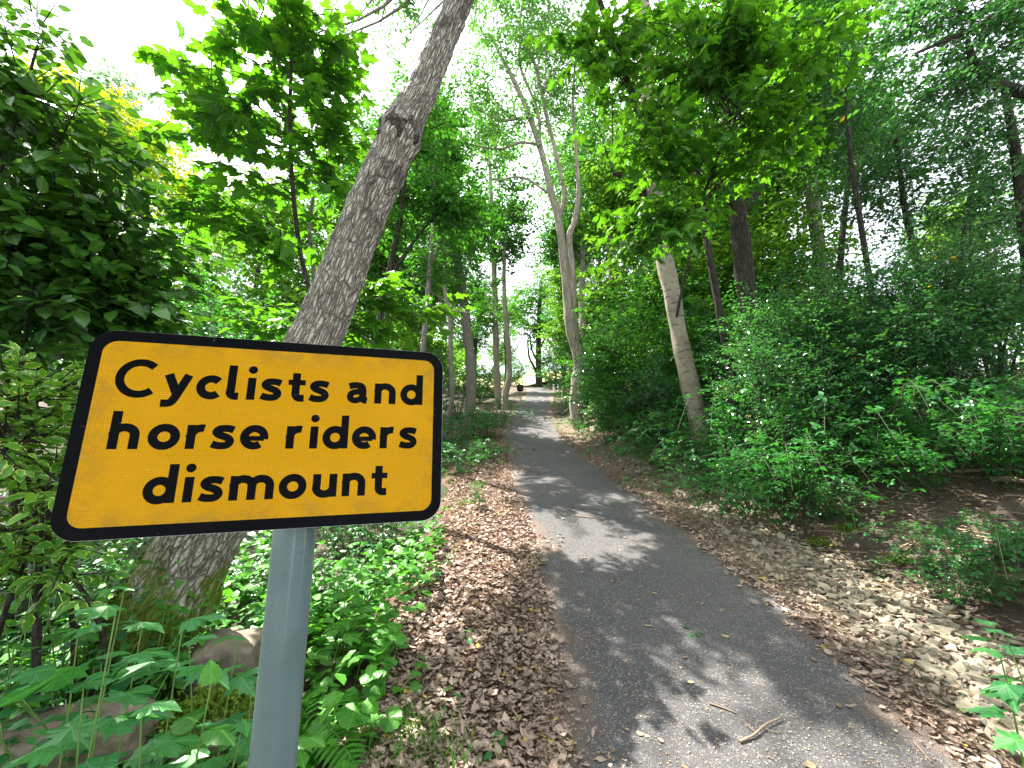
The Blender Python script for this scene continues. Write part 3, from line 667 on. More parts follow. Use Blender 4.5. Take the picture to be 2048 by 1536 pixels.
# ------------------------------------------------------------------ left-hand evergreen bush and neighbours
def bush(name, label, cat_, base_w, blobs, nstem, leaf_m, leaf_t, kw, bark_m, parts=0, seed=1, group=None, leaf_name='leaf'):
    rg = np.random.default_rng(seed); b = np.asarray(base_w)
    root = thing(name, b, label, cat_, group); stems = []; pts = []
    for q in range(nstem):
        bl = blobs[q % len(blobs)]; tip = bl[0]+bl[1]*rg.normal(0, .3, 3); m = (b+tip)/2+rg.normal(0, .12, 3); 
        p, r = catmull([b+np.array([rg.normal(0, .08), rg.normal(0, .08), -.1]), m, tip], [.018, .012, .006], 7); stems.append(tube(p, r, 6, cap=False)); pts.append(p)
        link('stem', mesh('stem', [stems[-1]], bark_m, True, b), root)
    wd, O, R, S = crown(rg, blobs, np.vstack(pts), **kw)
    if parts:
        link('branches', mesh('branches', [wd], bark_m, True, b), root)
        leaf_parts(root, leaf_name, [tmesh(leaf_name, t, leaf_m) for t in leaf_t], O, R, S, parts, None, leaf_t, leaf_m, 'foliage')
    else:
        link('foliage', mesh('foliage', [wd]+[scatter(t, O[q::len(leaf_t)], R[q::len(leaf_t)], S[q::len(leaf_t)]) for q, t in enumerate(leaf_t)], [bark_m, leaf_m], False, b, [0]+[1]*len(leaf_t)), root)
    return root
lau = dict(nlimb=120, nsp=6, nleaf=8, size=.115, L=.3, droop=.35, jit=.4, lr=.006, off=.25, ang=50, hollow=.55, flat=.8)
bush('laurel_bush', 'tall dark glossy evergreen bush at the left edge above the sign', 'bush', G(-3.3, 2.7),
     [blob(40, 330, 2.5, .55, .5, .55), blob(160, 460, 2.7, .55, .5, .5), blob(60, 560, 2.4, .6, .4, .5), blob(230, 560, 2.8, .5, .4, .4), blob(-40, 200, 2.4, .35, .3, .4, .5), blob(120, 640, 2.6, .6, .4, .35)],
     7, M_laurel, [t_oval, t_oval2], lau, M_barkD, 290, 31)
bush('overhanging_shoot', 'sprig of small rounded leaves against white sky in the top left corner', 'bush', G(-3.6, 2.2),
     [blob(40, 70, 2.3, .2, .2, .2), blob(-60, 0, 2.3, .3, .3, .3)], 2, M_laurel, [t_oval2], dict(lau, nlimb=9, nsp=3, nleaf=6, size=.07, off=.12, L=.22), M_barkD, 60, 32)
bush('variegated_bush', 'bright bush with yellow-edged green leaves left of the sign', 'bush', G(-2.2, 1.75),
     [blob(40, 840, 1.75, .22, .2, .26), blob(30, 980, 1.7, .22, .18, .25), blob(90, 1100, 1.75, .22, .15, .15)], 6, M_varieg, [t_oval], dict(lau, nlimb=62, nsp=4, nleaf=8, size=.066, off=.16, L=.2), M_barkD, 260, 33)
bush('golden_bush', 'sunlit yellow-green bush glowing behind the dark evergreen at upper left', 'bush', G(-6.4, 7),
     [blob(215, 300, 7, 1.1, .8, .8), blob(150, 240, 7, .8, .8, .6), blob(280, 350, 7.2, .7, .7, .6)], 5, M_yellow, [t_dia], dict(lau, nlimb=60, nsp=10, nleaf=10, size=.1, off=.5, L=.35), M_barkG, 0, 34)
tree('larch_tree', 'distant pale blue-green conifer between the bush and the sapling', 'tree', [(235, 520, 24, 16), (235, 330, 24, 12), (238, 160, 24, 4)], M_barkG, M_pale, [t_dian],
     dict(nlimb=60, nsp=8, nleaf=9, size=.32, L=.9, droop=.5, jit=.35, lr=.012, off=.9, ang=50, hollow=.3), [blob(238, 190, 24, 1.5, 1.5, 1.2), blob(220, 270, 24, 2.6, 2, 1.6), blob(280, 290, 24, 2, 2, 1.6)], seed=35)

# ------------------------------------------------------------------ individual trees up the path
mid = dict(nlimb=60, nsp=12, nleaf=10, size=.12, L=.5, droop=.3, jit=.35, lr=.014, off=.8, ang=50, hollow=.35)
ftree = tree('ash_tree', 'slender double-stemmed pale tree with a bend, right beside the path', 'tree',
     [(1157, 862, 12.9, 27), (1152, 815, 13, 26), (1156, 760, 13, 26), (1160, 730, 13, 26), (1150, 680, 13, 26), (1141, 640, 13, 25), (1130, 540, 13, 17), (1117, 440, 13, 15), (1102, 385, 13, 14), (1082, 300, 13, 12), (1052, 215, 13, 10), (1022, 150, 13, 8), (985, 80, 13, 5)],
     M_barkF, M_ash, [t_dian], dict(mid, nlimb=100, nsp=9, nleaf=10, size=.17, L=.6, off=1.0, droop=.5),
     [blob(1010, 60, 13, 2.0, 1.5, 1.6), blob(1130, 60, 12, 1.5, 1.5, 1.2, .8),  blob(1080, 20, 13, 1.8, 1.5, 1.6), blob(990, 260, 13, 1.3, 1.2, .9, .5), blob(1110, 200, 13.5, 1.2, 1.2, 1.5, .8), blob(940, 160, 13, 1.2, 1, .8, .5), blob(1120, 380, 14, 1.2, 1.2, 1.2, .4)],
     [[(1144, 660, 13, 18), (1146, 560, 13, 15), (1138, 480, 13, 14), (1150, 440, 13, 13), (1157, 385, 13, 9), (1152, 300, 13.2, 7), (1146, 200, 13.4, 5), (1155, 80, 13.6, 3)],
      [(1117, 440, 13, 11), (1128, 390, 13, 9), (1110, 300, 13, 8), (1090, 220, 13, 8), (1070, 130, 13, 7), (1040, 60, 13, 5), (1050, -20, 13, 4)],
      [(1080, 290, 13, 6), (1075, 220, 13, 6), (1040, 130, 13, 5), (1045, 70, 13, 4)],
      [(1082, 290, 13, 6), (1040, 285, 13, 5), (1000, 298, 13, 4), (945, 290, 13, 3)], [(1045, 235, 13, 6), (1000, 240, 13, 5), (950, 215, 13, 3)], [(1095, 385, 13, 5), (1045, 355, 13, 4), (990, 362, 13, 3)]], 16, seed=41)
beech = tree('sycamore_tree', 'pale smooth trunk with dark horizontal scars leaning left out of the right-hand bushes', 'tree',
     [(1398, 850, 6.9, 36), (1385, 790, 6.9, 34), (1368, 720, 6.9, 32), (1355, 650, 6.9, 32), (1342, 580, 6.9, 32), (1330, 520, 6.9, 31), (1318, 440, 6.9, 32), (1305, 340, 6.9, 33), (1296, 240, 6.9, 30), (1290, 120, 6.9, 27), (1285, -30, 6.9, 24)],
     M_beech, M_syc, [t_maple, t_maple2], dict(nlimb=150, nsp=4, nleaf=5, size=.115, L=.3, droop=.55, jit=.32, lr=.009, off=.3, ang=60, hollow=.3),
     [blob(1200, 70, 4.6, .7, .5, .5), blob(1370, 110, 4.4, .7, .6, .45), blob(1290, 260, 4.4, .5, .5, .4), blob(1480, 60, 4.2, .7, .6, .4), blob(1560, 230, 4.4, .7, .5, .4), blob(1650, 110, 4.2, .5, .5, .35, .7), blob(1320, 450, 4.3, .42, .3, .14, .45), blob(1250, 520, 4.3, .3, .3, .16, .6), blob(1430, 320, 4.6, .5, .5, .35, .7), blob(1400, 30, 5, 1, .7, .5)],
     [[(1306, 430, 6.9, 20), (1278, 375, 6.9, 17), (1255, 355, 5.5, 14), (1225, 345, 5.4, 8)], [(1296, 245, 5.5, 17), (1275, 215, 5.2, 14), (1240, 120, 5, 12), (1195, -10, 4.8, 11)],
      [(1352, 640, 6.8, 6), (1366, 570, 6.6, 5), (1382, 500, 6.4, 5), (1392, 430, 6.2, 4), (1380, 340, 6.0, 3)], [(1390, 440, 5, 6), (1450, 280, 4.7, 6), (1540, 130, 4.5, 5), (1700, 60, 4.3, 4)]], 24, seed=42, parts=300, limb_m=M_barkD)
tree('dark_tree', 'dark upright trunk forking high, in the wood right of the scarred pale trunk', 'tree',
     [(1500, 640, 7.5, 34), (1490, 560, 7.5, 34), (1478, 440, 7.5, 32), (1466, 320, 7.5, 28), (1455, 220, 7.5, 25), (1470, 160, 7.5, 20), (1500, 100, 7.5, 16), (1540, 20, 7.5, 12), (1570, -80, 7.5, 8)],
     M_barkD, M_wood, [t_dia], dict(mid, nlimb=110, nsp=12, size=.11), [blob(1480, 80, 7.5, 1.8, 1.5, 1.4), blob(1600, 250, 8, 1.6, 1.3, 1.2), blob(1420, 250, 8.2, 1.2, 1.2, 1.2), blob(1700, 120, 8, 1.6, 1.5, 1.2), blob(1550, -60, 7, 2, 2, 1)],
     [[(1486, 420, 7.5, 18), (1510, 390, 7.5, 15), (1530, 340, 7.5, 13), (1545, 240, 7.6, 10), (1548, 120, 7.6, 8)], [(1455, 215, 7.5, 14), (1445, 160, 7.5, 10), (1440, 60, 7.5, 8)], [(1480, 420, 7.5, 10), (1455, 402, 7.4, 8), (1430, 390, 7.3, 5)]], seed=43)
tree('thin_tree', 'thin dark stem leaning between the pale trunk and the dark upright one', 'tree', [(1462, 730, 6.6, 15), (1445, 660, 6.6, 14), (1428, 560, 6.6, 13), (1412, 470, 6.6, 12), (1395, 330, 6.6, 9), (1380, 150, 6.6, 6)],
     M_barkD, M_wood, [t_dia], dict(mid, nlimb=22, nsp=8, size=.1, off=.5, lr=.008), [blob(1390, 200, 6.8, .9, .8, 1), blob(1420, 380, 7, .8, .8, .6)], seed=44)
tree('grey_tree', 'far grey trunk seen through leaves deeper in the right-hand wood', 'tree', [(1650, 640, 10, 26), (1640, 520, 10, 24), (1625, 400, 10, 22), (1612, 260, 10, 18), (1600, 100, 10, 12)],
     M_barkG, M_wood, [t_dia], dict(mid, nlimb=80, nsp=12, size=.13), [blob(1600, 120, 10.5, 2.2, 2, 2), blob(1680, 300, 10.5, 1.8, 1.5, 1.2)], [[(1625, 400, 10, 14), (1605, 340, 10, 10), (1570, 250, 10, 7)]], seed=45)
for q, (pts, lab, bl) in enumerate([
  ([(1885, 760, 7, 14), (1868, 640, 7, 13), (1840, 540, 7, 12), (1810, 420, 7, 10), (1790, 250, 7, 7)], 'slim dark stem rising behind the thicket on the far right', [blob(1800, 300, 7.3, 1.2, 1, 1), blob(1900, 420, 7.3, 1, 1, .6)]),
  ([(1935, 700, 8, 12), (1925, 560, 8, 11), (1935, 430, 8, 9), (1960, 300, 8, 7)], 'slim straight stem near the right edge with sky behind it', [blob(1950, 330, 8.3, 1.1, 1, .8), blob(2010, 480, 8.5, .8, .8, .5)]),
  ([(1760, 720, 6.6, 12), (1745, 600, 6.6, 11), (1722, 450, 6.6, 10), (1700, 300, 6.6, 8), (1690, 140, 6.6, 5)], 'slim dark stem in the middle of the right-hand wood', [blob(1690, 220, 6.8, 1.0, .9, .8), blob(1760, 380, 6.9, .9, .9, .6)]),
  ([(1690, 700, 8.2, 12), (1680, 560, 8.2, 11), (1690, 420, 8.2, 10), (1710, 250, 8.2, 7)], 'slim stem just left of the middle dark stem in the wood', [blob(1720, 280, 8.4, 1.1, 1, 1)]),
  ([(2060, 640, 6, 22), (2052, 480, 6, 20), (2035, 330, 6, 16), (2010, 180, 6, 12)], 'dark stem at the extreme right edge of the wood', [blob(1980, 250, 6.3, 1.0, .8, .7), blob(2060, 380, 6.3, 1.0, .8, .6)])]):
    tree('thin_tree', lab, 'tree', pts, M_barkD, M_dark, [t_dia], dict(mid, nlimb=34, nsp=9, size=.085, off=.55, lr=.008), bl, seed=46+q, group='slim stems in the right-hand wood')
tree('overhanging_tree', 'tree off to the right whose bare-looking branches cross the top right corner', 'tree', [(2500, 900, 4.5, 60), (2460, 500, 4.5, 55), (2400, 200, 4.5, 50), (2330, -100, 4.5, 40)], M_barkD, M_dark, [t_dia],
     dict(mid, nlimb=78, nsp=7, size=.07, off=.5, lr=.007, L=.35), [blob(1930, 150, 4.6, .8, .7, .5), blob(2050, 60, 4.6, .7, .7, .5), blob(1850, 40, 4.8, .7, .6, .3, .7), blob(2020, 420, 5, .5, .5, .4, .5)],
     [[(2400, 300, 4.5, 34), (2180, 250, 4.5, 24), (2048, 188, 4.5, 20), (1985, 165, 4.5, 17), (1950, 130, 4.5, 14), (1935, 80, 4.5, 9)], [(2360, 50, 4.5, 26), (2200, -60, 4.5, 16), (2040, 2, 4.5, 13), (1940, 60, 4.5, 10), (1835, 105, 4.5, 6)]], seed=50)
# left side of the path
tree('birch_tree', 'loose-crowned young tree between the leaning trunk and the slim stems left of the path', 'tree',
     [(838, 800, 7.6, 12), (846, 700, 7.6, 11), (858, 560, 7.6, 10), (868, 420, 7.6, 8), (872, 300, 7.6, 6), (868, 180, 7.6, 3)],
     M_barkG, M_wood, [t_oval2, t_dia], dict(mid, nlimb=34, nsp=14, size=.09, off=.26, L=.32, lr=.007), [blob(880, 300, 7.6, .9, 1.0, .8), blob(830, 240, 7.4, .8, .8, .6, .7), blob(920, 440, 7.7, .7, .9, .6), blob(850, 520, 7.5, .7, .7, .5, .6)],
     [[(860, 540, 7.6, 7), (890, 460, 7.6, 5), (925, 410, 7.7, 3)]], 10, seed=59)
tree('hazel_tree', 'dense small-leaved tree just right of and behind the leaning trunk', 'tree',
     [(740, 760, 5.6, 14), (752, 680, 5.6, 13), (775, 560, 5.6, 12), (800, 440, 5.6, 10), (812, 330, 5.6, 8), (815, 200, 5.6, 5)],
     M_barkD, M_wood, [t_oval2, t_dia], dict(mid, nlimb=34, nsp=15, size=.085, off=.24, L=.3, lr=.008), [blob(810, 330, 5.6, .85, .9, .7), blob(760, 430, 5.5, .8, .8, .5), blob(870, 420, 5.8, .6, .7, .45), blob(840, 230, 5.8, .6, .7, .45, .7), blob(700, 330, 5.2, .6, .6, .5, .6)],
     [[(775, 560, 5.6, 8), (830, 480, 5.6, 6), (880, 420, 5.7, 4)], [(795, 470, 5.6, 7), (750, 400, 5.5, 5), (715, 320, 5.4, 3)]], 10, seed=58)
tree('woodland_tree', 'pale grey trunk on the left verge, its upper stem dark among dense leaves', 'tree',
     [(938, 838, 13.5, 22), (942, 780, 13.5, 20), (940, 720, 13.5, 19), (934, 660, 13.5, 18), (922, 560, 13.5, 17), (908, 490, 13.5, 16), (890, 420, 13.5, 14), (880, 300, 13.5, 10), (872, 180, 13.5, 6)],
     M_barkG, M_wood, [t_dia], dict(mid, nlimb=130, nsp=13, size=.14, off=.9), [blob(850, 400, 12.5, 2.0, 1.6, 2.0), blob(800, 300, 12, 1.8, 1.6, 1.4), blob(930, 460, 13.5, 1.3, 1.3, 1.4), blob(890, 580, 13.5, 1.6, 1.3, .9, .7), blob(760, 500, 12, 1.6, 1.4, 1.2, .8), blob(850, 230, 13, 1.3, 1.3, 1, .6)],
     [[(905, 500, 13.5, 11), (870, 430, 13.3, 10), (830, 390, 13, 8), (790, 370, 12.8, 5)], [(915, 540, 13.5, 8), (880, 545, 13.3, 6), (830, 540, 13, 4)]], seed=51)
tree('slim_tree', 'very slim pale stem just right of the sign edge, left of the path', 'tree', [(893, 842, 11, 9), (904, 800, 11, 9), (902, 720, 11, 9), (900, 640, 11, 9), (888, 560, 11, 8), (896, 470, 11, 7), (902, 400, 11, 5)],
     M_barkG, M_wood, [t_dia], dict(mid, nlimb=24, nsp=9, size=.13, off=.6, lr=.008), [blob(880, 480, 11, 1.0, 1, 1), blob(900, 330, 11.3, .9, .9, .8)], seed=52)
tree('slim_tree', 'left one of two pale trunks side by side farther up the left verge', 'tree', [(996, 795, 21, 13), (993, 740, 21, 13), (992, 680, 21, 12), (990, 600, 21, 12), (985, 450, 21, 9), (978, 300, 21, 5)],
     M_barkF, M_wood, [t_dia], dict(mid, nlimb=40, nsp=10, size=.22, off=1.2, L=.8), [blob(975, 430, 21, 2, 2, 2.6), blob(985, 280, 21, 1.8, 1.8, 1.6), blob(960, 620, 21, 1.2, 1.2, .9, .5)], seed=53)
tree('slim_tree', 'right one of two pale trunks, curving, farther up the left verge', 'tree', [(1010, 792, 20, 13), (1019, 750, 20, 11), (1017, 700, 20, 10), (1012, 640, 20, 10), (1008, 560, 20, 8), (1012, 420, 20, 5)],
     M_barkF, M_wood, [t_dia], dict(mid, nlimb=26, nsp=10, size=.22, off=1.0, L=.7), [blob(1020, 480, 20, 1.3, 1.3, 1.6), blob(1035, 400, 20, 1.2, 1.2, 1.4, .7)], seed=54)
tree('spreading_tree', 'dark silhouetted tree with low spreading limbs where the path ends', 'tree', [(1078, 775, 36, 15), (1077, 735, 36, 12), (1077, 690, 36, 11), (1078, 640, 36, 9), (1082, 560, 36, 6)],
     M_barkD, M_wood, [t_dia], dict(mid, nlimb=60, nsp=8, size=.3, off=1.6, L=1.0, droop=.6), [blob(1078, 590, 36, 4, 3, 2.4), blob(1060, 640, 36, 3, 3, 1.2, .5), blob(1105, 650, 36, 2.4, 2, 1.2, .6)],
     [[(1074, 745, 36, 6), (1066, 730, 36, 5), (1058, 712, 36, 4), (1055, 680, 36, 3)], [(1079, 728, 36, 5), (1095, 725, 36, 4), (1115, 722, 36, 3)], [(1078, 700, 36, 5), (1088, 680, 36, 4), (1098, 650, 36, 3)], [(1076, 725, 36, 4), (1064, 700, 36, 4), (1060, 670, 36, 2)]], 12, seed=55)
tree('ivy_tree', 'dark trunk half hidden beyond the bent pale tree near the end of the path', 'tree', [(1130, 775, 30, 11), (1125, 700, 30, 11), (1126, 620, 30, 10), (1128, 500, 30, 8), (1132, 380, 30, 5)],
     M_barkD, M_dark, [t_dia], dict(mid, nlimb=40, nsp=10, size=.26, off=1.2, L=.8), [blob(1135, 480, 30, 2.4, 2, 2.8), blob(1140, 620, 30, 1.4, 1.4, 2, .8)], seed=56)

# ------------------------------------------------------------------ background woodland: prototypes copied
def proto_tree(name, h, r, blobs, bark_m, leaf_m, kw, seed):
    rg = np.random.default_rng(seed); p, rr = catmull([(0, 0, -.4), (.1, .05, h*.3), (-.08, .1, h*.6), (.05, 0, h)], [r*1.2, r, r*.7, r*.2], 7)
    root = thing(name, (0, 0, 0), 'x', 'tree'); link('trunk', mesh('trunk', [tube(p, rr, 10, knots(seed))], bark_m, True), root)
    wd, O, R, S = crown(rg, blobs, p[5:], **kw); link('crown', mesh('crown', [wd, scatter(t_dia, O, R, S)], [bark_m, leaf_m], False, None, [0, 1]), root)
    return root
pk = dict(nlimb=110, nsp=12, nleaf=9, size=.19, L=.7, droop=.35, jit=.4, lr=.014, off=1.2, ang=50, hollow=.35)
pA = proto_tree('woodland_tree', 12, .16, [wb(0, 0, 8, 2.8, 2.8, 2.6), wb(1, .5, 5.4, 2.2, 2, 1.4), wb(-1, -.6, 10.5, 2, 2, 1.6)], M_barkG, M_wood, pk, 61)
pB = proto_tree('woodland_tree', 9, .11, [wb(0, 0, 6.4, 2.2, 2.2, 2.2), wb(-.7, .5, 3.6, 1.9, 1.8, 1.3), wb(.6, -.6, 8, 1.4, 1.4, 1.2)], M_barkD, M_far, dict(pk, nlimb=95), 62)
pC = proto_tree('woodland_tree', 14, .17, [wb(0, 0, 11.5, 2.6, 2.6, 2.4), wb(.8, -.4, 8.4, 1.8, 1.8, 1.2)], M_barkF, M_wood, dict(pk, nlimb=85), 63)
BT = [
 (pA, 640, 16, 1.0, 'broad tree filling the gap left of the leaning trunk, well back'), (pB, 480, 13, 1.0, 'leafy tree behind the sapling, low crown, to the left'),
 (pB, 330, 16, 1.05, 'bright bushy tree behind the dark evergreen on the left'), (pA, 760, 20, 1.0, 'tall leafy tree just right of the leaning trunk, far back'),
 (pB, 840, 19, .9, 'light green tree behind the slim stems left of the path'), (pC, 900, 25, .95, 'tall bare-stemmed tree far back left of the path'),
 (pA, 950, 30, .85, 'distant tree closing the left side of the path'), (pB, 690, 11, .75, 'low leafy tree directly behind the leaning trunk'),
 (pC, 1175, 19, 1.0, 'tall tree beyond the double-stemmed pale tree'), (pA, 1215, 24, 1.05, 'far tree with full crown right of the path'),
 (pC, 1240, 14, .95, 'tall slender tree between the double-stemmed and scarred trunks'), (pB, 1290, 13, 1.0, 'leafy tree behind the scarred pale trunk'),
 (pA, 1400, 16, 1.1, 'big tree far behind the dark forked trunk'), (pB, 1530, 13, 1.0, 'light tree beyond the thicket, right of the forked trunk'),

 (pB, 2000, 15, .85, 'small tree against the sky at far right'), (pC, 200, 26, .8, 'thin-crowned tree far off at upper left'),
 (pB, 1620, 9.5, .85, 'leafy understorey tree rising from the thicket, right of centre'), (pB, 1450, 11, .9, 'understorey tree behind the dark forked trunk'),
 (pB, 1360, 20, 1.0, 'bushy tree far back behind the scarred trunk'), (pB, 1140, 27, 1.0, 'bushy tree right of the path end'),
 (pB, 1010, 40, 1.0, 'light tree beyond the end of the path on the left')]
# the wood goes on behind the viewer and beside the path
for pr_, x_, z_, sc_2, lab_ in [(pA, -4, -5, 1.0, 'tree behind the viewer on the left'), (pA, 5.5, -4, 1.0, 'tree behind the viewer on the right'), (pB, 1.2, -11, 1.2, 'tree straight behind the viewer'), (pA, -2, -9, 1.1, 'second tree behind the viewer'), (pB, 8, -9, 1.1, 'far tree behind the viewer on the right'), (pB, 5, -8, 1, 'nearer tree behind the viewer on the right'), (pB, -6, -9, 1.2, 'far tree behind the viewer on the left')]:
    BT.append((pr_, (x_, z_), None, sc_2, lab_))
used = set()
rb = random.Random(9)
for pr, px, Z, sc, lab in BT:
    loc = G((px-1024)/F*Z, Z) if Z else G(*px)
    if id(pr) not in used:
        used.add(id(pr)); pr.location = loc; pr.scale = (sc,)*3; pr['label'] = lab; pr['group'] = 'trees in the background wood'; pr.rotation_euler = (0, 0, rb.uniform(0, 6))
    else: mesh_copy(pr, loc, rb.uniform(0, 6.2), (sc, sc, sc*rb.uniform(.93, 1.08)), lab, 'trees in the background wood')

def proto_bush(name, leaf_m, leaf_t, kw, seed, h=1.7, r=1.25, cat_='bush'):
    rg = np.random.default_rng(seed); root = thing(name, (0, 0, 0), 'x', cat_); pts = []; ps = []
    for q in range(5):
        a = q*1.3; tip = np.array([math.cos(a)*r*.5, math.sin(a)*r*.5, h*.75]); p, rr = catmull([(0, 0, -.15), tip*.5+rg.normal(0, .08, 3), tip], [.03, .02, .008], 6); pts.append(p); ps.append(tube(p, rr, 6, cap=False))
    link('stems', mesh('stems', ps, M_barkD, True), root)
    wd, O, R, S = crown(rg, [wb(0, 0, h*.55, r, r, h*.5), wb(.3, -.2, h*.8, r*.7, r*.7, h*.35), wb(0, 0, h*.22, r*.95, r*.95, h*.2, .5)]+[wb(r*.95*math.cos(q*1.05+seed), r*.95*math.sin(q*1.05+seed), h*(.45+.55*((q*37+seed*13) % 10)/10), .3, .3, .35, .13) for q in range(6)]+[wb(.3*math.cos(q*2+seed), .3*math.sin(q*2+seed), h*(1.12+.1*q), .2, .2, .4, .10) for q in range(3)], np.vstack(pts), **kw)
    link('foliage', mesh('foliage', [wd]+[scatter(t, O[q::len(leaf_t)], R[q::len(leaf_t)], S[q::len(leaf_t)]) for q, t in enumerate(leaf_t)], [M_barkD, leaf_m], False, None, [0]+[1]*len(leaf_t)), root)
    return root
bk = dict(nlimb=85, nsp=9, nleaf=9, size=.065, L=.3, droop=.25, jit=.45, lr=.006, off=.4, ang=50, hollow=.5)
hA = proto_bush('hawthorn_bush', M_dark, [t_dia], bk, 71, 2.3, 1.15)
hB = proto_bush('holly_bush', M_dark, [t_oval], dict(bk, nlimb=60, size=.075), 72, 2.0, 1.1)
hC = proto_bush('elder_bush', M_wood, [t_dia], dict(bk, nlimb=70, size=.10), 73, 2.2, 1.3)
BB = [
 (hA, 1560, 5.0, .75, 'low dark bush at the front of the bank, right of the scarred trunk'), (hB, 1680, 4.9, .75, 'low glossy bush at the front of the thicket'), (hA, 1790, 4.8, .7, 'low dark bush above the bare soil'), (hB, 1880, 4.9, .8, 'low glossy bush on the right bank'), (hA, 1990, 5.0, .8, 'low dark bush near the right edge above the soil'),
 (hA, 1310, 7.4, .65, 'dark bush covering the left side of the scarred trunk foot'), (hC, 1270, 9.2, .8, 'leafy bush on the verge left of the scarred trunk'), (hB, 1210, 11.6, .8, 'glossy bush just right of the bent pale tree foot'),
 (hA, 1620, 5.6, .95, 'dense dark thicket bush in the middle of the right-hand bank'), (hA, 1760, 5.3, .85, 'dark thicket bush right of centre on the bank'), (hA, 1520, 6.6, .8, 'dark thicket bush just right of the scarred pale trunk'),
 (hA, 1900, 5.4, .8, 'dark thicket bush toward the right edge'), (hB, 1690, 6.6, 1.05, 'taller glossy bush behind the thicket'), (hB, 1560, 7.6, 1.0, 'glossy bush behind the thin dark stem'), (hA, 2010, 6.2, .8, 'dark bush at the right edge behind pale foliage'),
 (hC, 1290, 8.5, 1.05, 'leafy bush left of the scarred pale trunk, at its foot'), (hA, 1235, 10.5, 1.0, 'dark bush between the two pale trunks right of the path'), (hC, 1200, 13.5, 1.0, 'bush right behind the bent pale trunk'), (hC, 1340, 11, 1.5, 'large leafy bush behind the scarred pale trunk'),
 (hC, 1440, 8.6, .95, 'bush behind the scarred trunk, on its right'), (hA, 1150, 21, 1.15, 'dark bush hugging the right path edge far up'), (hC, 1175, 17, 1.15, 'bush on the right of the path past the bent tree'),
 (hC, 960, 23, .8, 'low bush on the left verge by the two pale trunks'), (hC, 985, 27, .8, 'far low bush at the left path edge'), (hB, 780, 8.5, 1.0, 'dark bush behind the sign to its right'), (hA, 850, 14, 1.2, 'dark bush left of the slim stems'), (hC, 640, 9, 1.3, 'large bush behind the leaning trunk'),
 (hB, 420, 6.5, 1.2, 'dark glossy bush behind the sign on the left'), (hB, 180, 5.2, 1.4, 'dark glossy bush behind the evergreen at left'), (hC, 560, 6.2, .9, 'low bush seen under the sapling'), (hC, 300, 8.5, 1.6, 'big leafy bush farther back on the left'), (hA, 915, 17, .9, 'small dark bush beside the pale grey trunk'),
 (hC, 1110, 33, 1.2, 'bush at the end of the path by the white posts'), (hC, 1035, 37, .9, 'yellowish bush at the far end left of the silhouetted tree')]
for pr, px, Z, sc, lab in BB:
    loc = G((px-1024)/F*Z, Z)
    if id(pr) not in used:
        used.add(id(pr)); pr.location = loc; pr.scale = (sc,)*3; pr['label'] = lab; pr['group'] = 'bushes under the trees'
    else: mesh_copy(pr, loc, rb.uniform(0, 6.2), (sc, sc, sc*rb.uniform(.9, 1.12)), lab, 'bushes under the trees')

# ------------------------------------------------------------------ brambles along the bank and verge
def proto_bramble(seed, r=.75, h=.55, n=26):
    rg = np.random.default_rng(seed); root = thing('bramble', (0, 0, 0), 'x', 'bramble'); ps = []; O_, Y_ = [], []
    for q in range(n):
        a = rg.uniform(0, 2*np.pi); d = np.array([math.cos(a), math.sin(a), 0]); l = r*rg.uniform(.5, 1.25); hh = h*rg.uniform(.5, 1.2); s = d*rg.uniform(0, .3)*r
        p, rr = catmull([s+[0, 0, -.05], s+d*l*.35+[0, 0, hh*.85], s+d*l*.75+[0, 0, hh], s+d*l*1.15+[0, 0, hh*.5]], [.0035, .003, .0022, .0015], 6); ps.append(tube(p, rr, 4, cap=False))
        m = 17; i = rg.integers(1, len(p)-1, m); O_.append(p[i]+rg.normal(0, .035, (m, 3))); y = rg.normal(0, 1, (m, 3)); y[:, 2] = -.15; Y_.append(y)
    O = np.vstack(O_); Y = np.vstack(Y_); N = np.array([0, 0, 1.])+rg.normal(0, .35, O.shape)
    S = .052*(.6+.7*rg.random(len(O))); R = frames(Y, N)
    link('canes', mesh('canes', ps, M_cane, True), root); link('foliage', mesh('foliage', [scatter(t_tri, O, R, S)], M_bramble), root, kind='stuff')
    return root
k = NT('cane'); M_cane = k.done(k.princ((.05, .065, .025), .6, .3))
pbr = [proto_bramble(81), proto_bramble(82, .9, .45, 30), proto_bramble(83, .65, .7, 24)]
